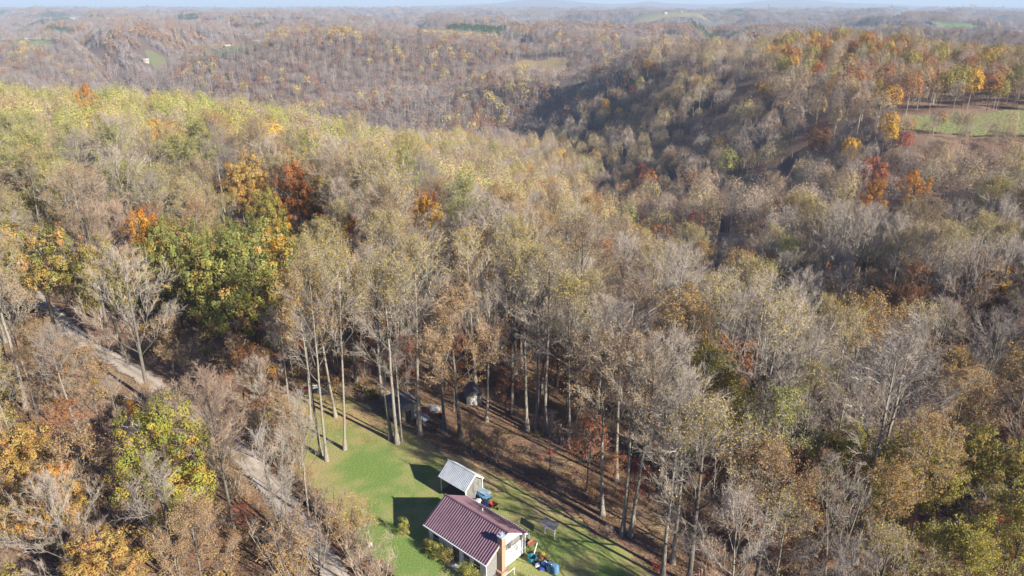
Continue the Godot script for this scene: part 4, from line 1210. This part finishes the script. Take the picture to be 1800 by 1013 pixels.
func build_shelter() -> void:
	var h := thing("open_shelter", "open fronted shelter with a pale ribbed metal roof behind the cottage", "shelter", Vector3(-6.35, 0.03, -77.35), TURN)
	var l := 2.2
	var w := 1.5
	for s in [1.0, -1.0]: part("roof_slope", ribbed_slope(2.45, 1.85 if s > 0 else 1.5, 2.3 if s > 0 else 2.62, 3.85, s, 0.24), M.tin, h)
	part("ridge_cap", rod(Vector3(-2.46, 3.88, 0), Vector3(2.46, 3.88, 0), 0.07, 8), M.tin, h)
	part("wall", board_wall(Vector3(l, 0, w), Vector3(l, 0, -w + 0.2), 2.35, 3.6, 0.06, 0.22), M.grey_boards, h)
	part("wall", board_wall(Vector3(l, 0, -w + 0.19), Vector3(-l, 0, -w + 0.19), 2.5, 2.5, 0.06, 0.22), M.grey_boards, h)
	for q in [[-l, w], [l + 0.05, w + 0.06], [-l, -w + 0.4], [l + 0.05, -w + 0.12]]: part("post", boxed(Vector3(q[0] - 0.06, -0.3, q[1] - 0.06), Vector3(q[0] + 0.06, 2.4, q[1] + 0.06)), M.white_paint, h)
	for s in [1.0, -1.0]:
		begin()
		var a := Vector3(2.46, 3.78, 0.02 * s)
		var b := Vector3(2.46, 2.26 if s > 0 else 2.6, (1.83 if s > 0 else 1.48) * s)
		box_on((a + b) * 0.5, (b - a) * 0.5, Vector3(0, 0.08, 0.05 * s), Vector3(0.02, 0, 0))
		part("verge_board", finish(), M.white_paint, h)
	part("floor_slab", boxed(Vector3(-l - 0.1, -0.3, -w + 0.26), Vector3(l - 0.08, 0.08, w + 0.05)), M.old_wood, h)
	var s := thing("chopping_block", "small reddish stump block beside the front post of the open shelter", "block", Vector3(-7.4, 0.06, -75.9))
	part("block", lathe([[0.0, 0.38], [0.22, 0.38], [0.24, 0.05], [0.27, -0.1]], 10), M.terracotta, s)

func gable_shed(called: String, label: String, at: Vector3, turn: float, l: float, w: float, eave: float, ridge: float, wall_mat: Material, roof_mat: Material) -> Node3D:
	var h := thing(called, label, "shed", at, turn)
	part("wall", board_wall(Vector3(l, 0, w), Vector3(l, 0, -w), eave, ridge - 0.12, 0.08, 0.25), wall_mat, h)
	part("wall", board_wall(Vector3(-l, 0, -w), Vector3(-l, 0, w), eave, ridge - 0.12, 0.08, 0.25), wall_mat, h)
	part("wall", board_wall(Vector3(-l, 0, w), Vector3(l - 0.003, 0, w), eave, eave, 0.08, 0.25), wall_mat, h)
	part("wall", board_wall(Vector3(l - 0.003, 0, -w), Vector3(-l, 0, -w), eave, eave, 0.08, 0.25), wall_mat, h)
	for s in [1.0, -1.0]: part("roof_slope", ribbed_slope(l + 0.2, w + 0.25, eave - 0.08, ridge, s, 0.3), roof_mat, h)
	part("ridge_cap", rod(Vector3(-l - 0.21, ridge + 0.03, 0), Vector3(l + 0.21, ridge + 0.03, 0), 0.06), roof_mat, h)
	return h

func build_small_sheds() -> void:
	var a := gable_shed("cream_shed", "cream boarded shed with a grey roof behind the clump of pale trunks", ground(-16.6, 96.6, -0.1), TURN - 0.25, 2.3, 1.9, 2.3, 3.3, M.cream_boards, M.grey_shingle)
	part("door", boxed(Vector3(2.32, 0.1, -0.3), Vector3(2.37, 1.95, 0.6)), M.old_wood, a)
	window_on(a, Vector3(2.33, 1.4, -1.15), 0.6, 0.6, Vector3.RIGHT)
	part("fascia", boxed(Vector3(-2.5, 2.05, -2.22), Vector3(2.5, 2.19, -2.17)), M.white_paint, a)
	var b := gable_shed("little_barn", "little weathered barn with white braced doors in the open wood", ground(-6.3, 102.6, -0.1), -1.35, 1.5, 1.15, 1.75, 2.75, M.grey_boards, M.grey_shingle)
	for s in [-1.0, 1.0]:
		var d := part("door", boxed(Vector3(1.53, 0.1, 0.02 if s > 0 else -0.88), Vector3(1.57, 1.75, 0.88 if s > 0 else -0.02)), M.white_paint, b)
		begin()
		for q in [[Vector3(1.585, 0.2, 0.08 * s), Vector3(1.585, 1.65, 0.82 * s)], [Vector3(1.585, 0.2, 0.82 * s), Vector3(1.585, 1.65, 0.08 * s)]]:
			tube(PackedVector3Array([q[0], q[1]]), PackedFloat32Array([0.035, 0.035]), 4, Color.WHITE)
		part("cross_brace", finish(), M.old_wood, d)
	# a trailer with white rails, a covered heap, cans and the quad bike among the trunks
	var t := thing("utility_trailer", "low utility trailer with white rails beside the cream shed", "trailer", ground(-13.6, 95.0), TURN)
	part("bed", boxed(Vector3(-1.2, 0.5, -0.75), Vector3(1.2, 0.6, 0.75)), M.grey_metal, t)
	for s in [-1.0, 1.0]:
		part("side_rail", boxed(Vector3(-1.2, 0.62, 0.7 * s - 0.03), Vector3(1.2, 0.92, 0.7 * s + 0.03)), M.white_paint, t)
		part("wheel", wheel(0.3, 0.16), M.rubber, t, Vector3(0.1, 0.3, 0.88 * s))
	for q in [[-1.15, -0.7], [1.15, -0.7], [-1.15, 0.7], [1.15, 0.7]]: part("stake", boxed(Vector3(q[0] - 0.03, 0.6, q[1] - 0.035), Vector3(q[0] + 0.03, 1.5, q[1] + 0.035)), M.dark_metal, t)
	part("drawbar", rod(Vector3(1.2, 0.5, 0), Vector3(2.2, 0.4, 0), 0.05), M.dark_metal, t)
	tag(part("covered_heap", lump(Vector3(1.0, 1.2, 0.6), 0.22), M.grey_metal, self, ground(-12.1, 97.6)), "heap under a pale blue grey tarp right of the cream shed", "tarp heap")
	for q in [[-12.9, 97.1, "red fuel can at the left end of the tarp covered heap"], [-10.9, 96.8, "red fuel can at the right end of the tarp covered heap"]]:
		var c := thing("fuel_can", q[2], "fuel can", ground(q[0], q[1]), 0.3, "fuel cans by the tarp heap")
		part("can", boxed(Vector3(-0.25, 0, -0.16), Vector3(0.25, 0.55, 0.16)), M.red_plastic, c)
		part("handle", rod(Vector3(-0.15, 0.62, 0), Vector3(0.15, 0.62, 0), 0.03), M.red_plastic, c)
		part("spout", rod(Vector3(0.18, 0.52, 0), Vector3(0.36, 0.75, 0), 0.04), M.dark_metal, c)
	tag(part("dark_bin", lathe([[0.0, 0.9], [0.3, 0.88], [0.36, 0.85], [0.3, 0.0]], 12), M.navy, self, ground(-10.6, 95.9)), "dark blue bin on the litter right of the tarp covered heap", "bin")
	var k := thing("quad_bike", "small quad bike with a pale front rack among trunks behind the lawn", "quad bike", ground(-32.2, 103.0, 0.05), 0.35)
	part("body", lump(Vector3(0.8, 0.75, 0.4), 0.12), M.dark_metal, k, Vector3(0, 0.35, 0))
	part("seat", boxed(Vector3(-0.6, 0.95, -0.2), Vector3(0.1, 1.1, 0.2)), M.navy, k)
	tag(part("fender", boxed(Vector3(-0.95, 0.7, -0.6), Vector3(-0.3, 0.78, 0.6)), M.red_plastic, k), "red rear fender")
	part("front_rack", boxed(Vector3(0.35, 0.9, -0.5), Vector3(1.1, 0.96, 0.5)), M.white_plastic, k)
	part("handlebar", rod(Vector3(0.25, 1.25, -0.45), Vector3(0.25, 1.25, 0.45), 0.03), M.dark_metal, k)
	for q in [[-0.7, -0.5], [-0.7, 0.5], [0.7, -0.5], [0.7, 0.5]]: part("wheel", wheel(0.32, 0.26), M.rubber, k, Vector3(q[0], 0.32, q[1]))
	tag(part("teal_sled", lump(Vector3(0.85, 0.3, 0.4), 0.08), M.pale_blue, self, ground(-30.4, 103.1, 0.04)), "pale teal plastic sled lying beside the quad bike", "sled")

func wheel(r: float, wide: float) -> ArrayMesh:
	begin()
	var n := 12
	for k in n:
		var a := TAU * k / n
		var b := TAU * (k + 1) / n
		var p := Vector3(cos(a) * r, sin(a) * r, 0)
		var q := Vector3(cos(b) * r, sin(b) * r, 0)
		var z := Vector3(0, 0, wide * 0.5)
		quad(p - z, q - z, q + z, p + z)
		tri(z, p + z, q + z, Color.WHITE)
		tri(-z, q - z, p - z, Color.WHITE)
	return finish()

func build_yard() -> void:
	# the loaded cart between the shelter and the cottage
	var c := thing("yard_cart", "yard cart with a bright blue tarp over its load beside the open shelter", "cart", ground(-3.7, 76.2), TURN)
	part("bed", boxed(Vector3(-1.1, 0.45, -0.6), Vector3(1.1, 0.55, 0.6)), M.dark_metal, c)
	part("tarp", lump(Vector3(1.25, 0.75, 0.7), 0.1, 12, 6), M.tarp_blue, c, Vector3(0, 0.55, 0))
	tag(part("tarp_top", boxed(Vector3(-0.95, 1.27, -0.55), Vector3(1.0, 1.34, 0.45)), M.pale_blue, c), "pale flat top of the tarp")
	for q in [[-0.6, -0.7], [-0.6, 0.7], [0.6, -0.7], [0.6, 0.7]]: part("wheel", wheel(0.28, 0.14), M.rubber, c, Vector3(q[0], 0.28, q[1]))
	for q in [[-4.2, 75.0, 0.55, 0.9, "white_plastic", "sack", "pale sack leaning in front of the blue tarp covered cart"], [-4.75, 75.3, 0.4, 0.8, "navy", "sack", "dark sack left of the pale sack by the cart"], [-3.4, 74.6, 0.55, 0.85, "navy", "sack", "dark blue sack right of the pale sack by the cart"], [-2.95, 74.9, 0.35, 0.6, "royal_blue", "sack", "small royal blue sack at the right end of the cart"]]:
		tag(part(q[5], lump(Vector3(q[2], q[3], q[2]), 0.2), M[q[4]], self, ground(q[0], q[1])), q[6], q[5], "sacks by the tarp covered cart")
	var b := thing("wheelbarrow", "red wheelbarrow beyond the cottage roof right of the cart", "wheelbarrow", ground(-2.3, 74.6), TURN)
	begin()
	for s in [[Vector3(-0.3, 0.35, -0.2), Vector3(-0.3, 0.35, 0.2), Vector3(-0.5, 0.7, 0.35), Vector3(-0.5, 0.7, -0.35)], [Vector3(0.3, 0.35, 0.2), Vector3(0.3, 0.35, -0.2), Vector3(0.6, 0.7, -0.35), Vector3(0.6, 0.7, 0.35)], [Vector3(-0.3, 0.35, 0.2), Vector3(0.3, 0.35, 0.2), Vector3(0.6, 0.7, 0.35), Vector3(-0.5, 0.7, 0.35)], [Vector3(0.3, 0.35, -0.2), Vector3(-0.3, 0.35, -0.2), Vector3(-0.5, 0.7, -0.35), Vector3(0.6, 0.7, -0.35)], [Vector3(-0.3, 0.35, -0.2), Vector3(0.3, 0.35, -0.2), Vector3(0.3, 0.35, 0.2), Vector3(-0.3, 0.35, 0.2)]]:
		quad(s[0], s[1], s[2], s[3])
	part("tray", finish(), M.red_plastic, b)
	part("wheel", wheel(0.2, 0.08), M.rubber, b, Vector3(0.65, 0.2, 0))
	for s in [-0.25, 0.25]:
		part("handle", rod(Vector3(0.6, 0.25, s * 0.3), Vector3(-1.0, 0.55, s), 0.025), M.old_wood, b)
		part("leg", rod(Vector3(-0.3, 0.4, s), Vector3(-0.35, 0.0, s), 0.025), M.dark_metal, b)
	# the feeder stand on the lawn
	var f := thing("feeder_stand", "two legged stand with a tilted grey board top on the lawn right of the cottage", "stand", ground(4.4, 69.6), TURN)
	for s in [-0.75, 0.75]: part("leg", boxed(Vector3(s - 0.06, -0.3, -0.06), Vector3(s + 0.06, 1.75, 0.06)), M.white_paint, f)
	begin()
	box_on(Vector3(0, 1.85, 0), Vector3(1.05, 0, 0), Vector3(0, 0.14, -0.5), Vector3(0, 0.035, 0.01))
	part("board_top", finish(), M.grey_shingle, f)
	part("front_edge", boxed(Vector3(-1.05, 1.64, 0.503), Vector3(1.05, 1.74, 0.55)), M.white_paint, f)
	# things by the right corner of the cottage
	var tub := lathe([[0.0, 0.12], [0.36, 0.12], [0.46, 0.72], [0.5, 0.72], [0.42, 0.0]], 16)
	tag(part("tub", tub, M.teal_plastic, self, ground(2.25, 65.2, 0.03)), "teal plastic tub by the corner of the garage door", "tub")
	var barrel := [[0.0, 0.98], [0.36, 0.98], [0.4, 0.9], [0.4, 0.62], [0.43, 0.6], [0.43, 0.56], [0.4, 0.54], [0.4, 0.08], [0.36, 0.0]]
	for q in [[4.15, 63.75, "blue_plastic", "darker one of the two blue barrels at the right end of the clutter"], [4.75, 63.55, "tarp_blue", "lighter one of the two blue barrels at the right end of the clutter"]]:
		var o := thing("barrel", q[3], "barrel", ground(q[0], q[1], 0.03), 0.0, "blue barrels by the cottage")
		part("drum", lathe(barrel, 16), M[q[2]], o)
		part("bung", lathe([[0.0, 1.02], [0.05, 1.02], [0.05, 0.975]], 8), M.white_plastic, o, Vector3(0.18, 0, 0.1))
	for q in [[2.85, 64.35, 0.32, 0.5, "white_plastic", "white plastic bag in front of the pile by the cottage"], [3.3, 63.95, 0.4, 0.42, "royal_blue", "royal blue bag right of the white plastic bag"], [3.55, 64.6, 0.38, 0.55, "pale_blue", "pale blue bag behind the royal blue bag"], [3.9, 64.35, 0.28, 0.5, "navy", "dark bag against the left blue barrel"], [2.55, 64.75, 0.3, 0.4, "navy", "dark bag behind the white plastic bag"]]:
		tag(part("bag", lump(Vector3(q[2], q[3], q[2]), 0.22), M[q[4]], self, ground(q[0], q[1], 0.03)), q[5], "bag", "bags by the cottage")
	var pot := [[0.0, 0.26], [0.17, 0.26], [0.19, 0.32], [0.22, 0.32], [0.15, 0.0]]
	for q in [[2.75, 66.4, "terracotta pot by the garage wall with dry stems"], [3.35, 65.7, "terracotta pot behind the pale blue bag with dry stems"], [4.0, 65.5, "terracotta pot at the far right of the clutter with dry stems"]]:
		var o := thing("flower_pot", q[2], "flower pot", ground(q[0], q[1], 0.03), q[0], "flower pots by the cottage")
		part("pot", lathe(pot, 12), M.terracotta, o)
		begin()
		for i in 16: spike(Vector3(0, 0.25, 0), Vector3(rnd(-0.35, 0.35), rnd(0.5, 0.85), rnd(-0.35, 0.35)), 0.02, vary(TAN_TWIG, 0.2))
		for i in 20: leaf(Vector3(rnd(-0.3, 0.3), rnd(0.4, 0.85), rnd(-0.3, 0.3)), Vector3(rnd(-1, 1), 1, rnd(-1, 1)).normalized(), 0.14, vary(PAL.tan[rng.randi() % 4], 0.3))
		part("dry_stems", finish(), M.leaves, o)
	tag(part("yellow_ball", lathe([[0.0, 0.5], [0.14, 0.47], [0.23, 0.36], [0.25, 0.25], [0.23, 0.14], [0.14, 0.03], [0.0, 0.0]], 14), M.yellow_plastic, self, ground(3.5, 66.2, 0.05)), "yellow ball behind the pile by the cottage", "ball")
	var be := thing("bench", "dark red bench against the downspout corner of the cottage", "bench", ground(2.35, 67.7, 0.03), TURN + 1.57)
	part("seat", boxed(Vector3(-0.6, 0.4, -0.2), Vector3(0.6, 0.46, 0.2)), M.terracotta, be)
	part("backrest", boxed(Vector3(-0.6, 0.5, -0.24), Vector3(0.6, 0.85, -0.2)), M.terracotta, be)
	for s in [[-0.5, -0.15], [0.5, -0.15], [-0.5, 0.15], [0.5, 0.15]]: part("leg", boxed(Vector3(s[0] - 0.03, 0, s[1] - 0.03), Vector3(s[0] + 0.03, 0.4, s[1] + 0.03)), M.dark_metal, be)
	var ld := thing("leaning_pole", "pale pole leaning against the downspout corner of the cottage", "pole", ground(2.3, 65.6), 0.0)
	part("pole", rod(Vector3(0, 0, 0), Vector3(0.55, 1.5, -0.9), 0.05), M.white_plastic, ld)
	for i in 5:
		var at := [[2.9, 65.3], [3.2, 65.1], [3.7, 65.0], [4.3, 64.9], [2.6, 66.0]]
		tag(part("crate", boxed(Vector3(-0.22, 0, -0.16), Vector3(0.22, 0.26 + 0.06 * i, 0.16)), M.old_wood if i % 2 else M.dark_metal, self, ground(at[i][0], at[i][1], 0.03)), ["low dark box nearest the teal tub", "weathered box behind the royal blue bag", "dark box in the middle of the pile by the cottage", "weathered box behind the blue barrels", "taller dark box beside the garage wall"][i], "box", "boxes by the cottage")
	# the timber edging between the lawn and the lane
	var stretch := [[Vector2(-30.5, 80.2), Vector2(-21.8, 70.8), 7], [Vector2(-17.4, 66.6), Vector2(-12.6, 62.2), 4]]
	for si in 2:
		var a: Vector2 = stretch[si][0]
		var fin: Vector2 = stretch[si][1]
		var n: int = stretch[si][2]
		var e := thing("rail_fence", ["longer low weathered rail fence between the lane and the lawn", "shorter low weathered rail fence at the near corner of the lawn"][si], "fence", ground(a.x, a.y), 0.0, "rail fences along the lawn")
		for i in n + 1:
			var q := a.lerp(fin, float(i) / n) - a
			part("post", boxed(Vector3(q.x - 0.08, -0.4, -q.y - 0.08), Vector3(q.x + 0.08, 0.65 + rnd(-0.1, 0.1), -q.y + 0.08)), M.old_wood, e)
			if i < n:
				var q2 := a.lerp(fin, float(i + 1) / n) - a
				for y in [0.22, 0.5]:
					if rng.randf() < 0.82: part("rail", rod(Vector3(q.x, y + rnd(-0.08, 0.08), -q.y), Vector3(q2.x, y + rnd(-0.16, 0.04), -q2.y), 0.07), M.old_wood, e)
	tag(part("boulder", lump(Vector3(0.34, 0.75, 0.28), 0.22), M.stone, self, ground(-16.3, 67.3, -0.05)), "pale boulder standing at the end of the short rail fence", "boulder")
	# shrubs along the front of the cottage and the lone one on the lawn
	var shrubs := [[-9.6, 67.1, 0.62, 0.62, "olive", "small shrub at the far left corner of the cottage"], [-9.0, 66.2, 0.8, 0.72, "yellow", "yellow green shrub, second from the far end of the cottage front"], [-8.2, 65.5, 0.85, 0.8, "yellow", "yellow green shrub, third from the far end of the cottage front"], [-7.2, 64.7, 0.95, 0.95, "olive", "largest olive shrub at the middle of the cottage front"], [-5.3, 62.9, 0.62, 0.72, "yellow", "upright shrub beside the front windows of the cottage"], [-4.5, 61.9, 0.95, 0.85, "yellow", "bright yellow green shrub near the near corner of the cottage"], [-3.5, 61.0, 0.8, 0.8, "olive", "shrub at the near corner of the cottage, cut by the bottom edge"], [-12.6, 69.3, 0.72, 0.95, "yellow", "lone upright yellowish shrub on the lawn left of the cottage"]]
	for q in shrubs:
		var o := thing("shrub", q[5], "shrub", ground(q[0], q[1], 0.02), q[0], "shrubs along the cottage front" if q[1] < 68.0 else "")
		o.scale = Vector3(q[2] * 0.85, q[3] * 0.8, q[2] * 0.85)
		if not proto.has("bush_stems"):
			begin()
			for i in 30:
				var e := Vector3(rnd(-0.8, 0.8), rnd(1.3, 2.7), rnd(-0.8, 0.8))
				spike(Vector3(e.x * 0.15, -0.1, e.z * 0.15), e, 0.03, vary(TAN_TWIG, 0.2))
			proto["bush_stems"] = finish()
		part("stems", proto["bush_stems"], M.twigs, o)
		part("leaves", proto["bush_" + q[4]], M.leaves, o)
	# pale logs fallen across the hollow
	for q in [[77.0, 119.0, 92.0, 131.0, 0.24, "upper of the two long pale logs fallen across the hollow at right"], [79.0, 117.0, 91.0, 126.0, 0.19, "lower of the two long pale logs fallen across the hollow at right"]]:
		var a := ground(q[0], q[1], 1.2)
		var bb := ground(q[2], q[3], 1.8)
		begin()
		tube(PackedVector3Array([a, a.lerp(bb, 0.5) + Vector3(0, 0.3, 0), bb]), PackedFloat32Array([q[4], q[4] * 0.85, q[4] * 0.5]), 8, Color.WHITE)
		tag(part("fallen_log", finish(), M.log_wood, self), q[5], "log", "pale fallen logs")

func build_far_farms() -> void:
	var farms := [[-1010, 1610, 0.4, "white_paint", "white farmhouse above the green field at far left"], [-452, 1222, 0.9, "cream_boards", "pale house on the small green field beyond the left ridge"], [-408, 1228, 0.2, "white_paint", "white barn right of the pale house beyond the left ridge"], [-775, 1615, 0.7, "white_paint", "white roofed house in the valley behind the left ridge"], [-700, 1650, 1.2, "grey_metal", "grey roofed building in the valley behind the left ridge"], [780, 3960, 0.3, "white_paint", "white house on the far plateau right of the middle"], [860, 3975, 1.0, "white_paint", "long white shed on the far plateau right of the middle"], [-1840, 3260, 0.3, "white_paint", "white barn by the long field at upper left"], [-2500, 7350, 0.5, "white_paint", "tiny white barn on the skyline fields left of the middle"]]
	for f in farms:
		var g := 0.8 if f[1] < 2000 else 1.2
		var h := thing("farmhouse", f[4], "farmhouse", ground(f[0], f[1], 0.0), f[2])
		part("wall", boxed(Vector3(-7, -4, -4.5) * g, Vector3(7, 5, 4.5) * g), M.cream_boards, h)
		begin()
		for s in [-1.0, 1.0]:
			box_on(Vector3(0, 6.4, 2.6 * s) * g, Vector3(7.6, 0, 0) * g, Vector3(0, -1.55, 2.75 * s) * g, Vector3(0, 0.2, 0.1 * s) * g)
		part("roof", finish(), M[f[3]] if f[3] != "white_paint" else M.tin, h)
		begin()
		for s in [-1.0, 1.0]: tri(Vector3(7 * s, 5, -4.5) * g, Vector3(7 * s, 7.8, 0) * g, Vector3(7 * s, 5, 4.5) * g, Color.WHITE)
		part("gable", finish(), M.white_paint, h)
		for x in [-4.0, 0.0, 4.0]: part("window", boxed(Vector3(x - 0.8, 1.5, 4.5) * g, Vector3(x + 0.8, 3.5, 4.56) * g), M.dark_glass, h)

# ---------------------------------------------------------------- the scene
func _ready() -> void:
	var cam := Camera3D.new()
	cam.name = "camera"
	cam.position = Vector3(0, 58, 0)
	cam.rotation_degrees = Vector3(-21.2, 0, 0)
	cam.fov = 43.03
	cam.near = 0.5
	cam.far = 40000.0
	add_child(cam)
	cam.current = true
	var sky := ProceduralSkyMaterial.new()
	sky.sky_top_color = Color(0.24, 0.42, 0.74)
	sky.sky_horizon_color = Color(0.86, 0.94, 0.98)
	sky.sky_curve = 0.06
	sky.ground_horizon_color = Color(0.62, 0.66, 0.70)
	sky.ground_bottom_color = Color(0.30, 0.27, 0.24)
	var env := Environment.new()
	env.background_mode = Environment.BG_SKY
	env.sky = Sky.new()
	env.sky.sky_material = sky
	env.background_energy_multiplier = 0.36
	env.tonemap_mode = Environment.TONE_MAPPER_LINEAR
	env.tonemap_exposure = 2.5
	env.sdfgi_enabled = true
	env.ssao_enabled = true
	env.ssil_enabled = true
	env.fog_enabled = true
	env.fog_mode = Environment.FOG_MODE_EXPONENTIAL
	env.fog_density = 0.00012
	env.fog_light_color = Color(0.80, 0.895, 1.0)
	var we := WorldEnvironment.new()
	we.name = "environment"
	we.environment = env
	add_child(we)
	var sun := DirectionalLight3D.new()
	sun.name = "sun"
	sun.light_energy = 1.6
	sun.light_color = Color(1.0, 0.96, 0.89)
	sun.light_angular_distance = 0.5
	sun.shadow_enabled = true
	add_child(sun)
	sun.look_at_from_position(Vector3.ZERO, Vector3(-0.777, -0.52, -0.63), Vector3.UP)

	rng.seed = 20231
	n_far.seed = 12; n_far.frequency = 0.00042; n_far.fractal_octaves = 3
	n_far2.seed = 31; n_far2.frequency = 0.0016; n_far2.fractal_octaves = 2
	n_small.seed = 7; n_small.frequency = 0.022; n_small.fractal_octaves = 2
	n_patch.seed = 19; n_patch.frequency = 0.0045; n_patch.fractal_octaves = 2
	fields = [
		{"x": 250.0, "d": 362.0, "rx": 56.0, "rd": 25.0, "turn": -0.06, "up": 0.7, "bare": false, "color": Color(0.31, 0.34, 0.14), "label": "pale green hayfield on the hilltop at the right edge"},
		{"x": -1000.0, "d": 1500.0, "rx": 100.0, "rd": 60.0, "turn": 0.25, "up": 1.5, "bare": false, "color": Color(0.17, 0.27, 0.10), "label": "bright green field among the far woods at the left edge"},
		{"x": -1786.0, "d": 3170.0, "rx": 150.0, "rd": 85.0, "turn": 0.1, "up": 3.0, "bare": false, "color": Color(0.13, 0.23, 0.07), "label": "long green field above the left edge field"},
		{"x": -432.0, "d": 1186.0, "rx": 58.0, "rd": 46.0, "turn": 0.0, "up": 1.5, "bare": false, "color": Color(0.12, 0.22, 0.06), "label": "small green field with houses beyond the left ridge"},
		{"x": 28.0, "d": 1188.0, "rx": 58.0, "rd": 20.0, "turn": -0.25, "up": 1.2, "bare": false, "color": Color(0.34, 0.27, 0.17), "label": "tan clearing across the middle of the valley"},
		{"x": -735.0, "d": 1640.0, "rx": 55.0, "rd": 36.0, "turn": 0.1, "up": 1.2, "bare": false, "color": Color(0.20, 0.23, 0.10), "label": "pale clearing with white roofs in the valley behind the left ridge"},
		{"x": 1400.0, "d": 2444.0, "rx": 120.0, "rd": 90.0, "turn": 0.15, "up": 3.0, "bare": false, "color": Color(0.10, 0.21, 0.06), "label": "dark green field among the far woods at upper right"},
		{"x": 800.0, "d": 3930.0, "rx": 230.0, "rd": 110.0, "turn": 0.0, "up": 3.0, "bare": false, "color": Color(0.25, 0.25, 0.12), "label": "pale field on the far plateau right of the middle"},
		{"x": -2600.0, "d": 7300.0, "rx": 420.0, "rd": 260.0, "turn": 0.05, "up": 6.0, "bare": false, "color": Color(0.20, 0.27, 0.10), "label": "pale green fields near the skyline left of the middle"},
		{"x": 164.0, "d": 3736.0, "rx": 170.0, "rd": 90.0, "turn": 0.0, "up": 4.0, "bare": false, "color": Color(0.30, 0.28, 0.15), "label": "straw coloured field on the far plateau in the middle"},
		{"x": 1150.0, "d": 4200.0, "rx": 320.0, "rd": 100.0, "turn": 0.0, "up": 5.0, "bare": false, "color": Color(0.20, 0.25, 0.10), "label": "pale green field on the far plateau at right"},
	]
	make_materials()
	make_ground()
	make_fields()
	make_lawn_and_lane()
	make_protos()
	build_house()
	build_shelter()
	build_small_sheds()
	build_yard()
	build_far_farms()
	grow_landmarks()
	grow_forest()
	scatter_undergrowth()
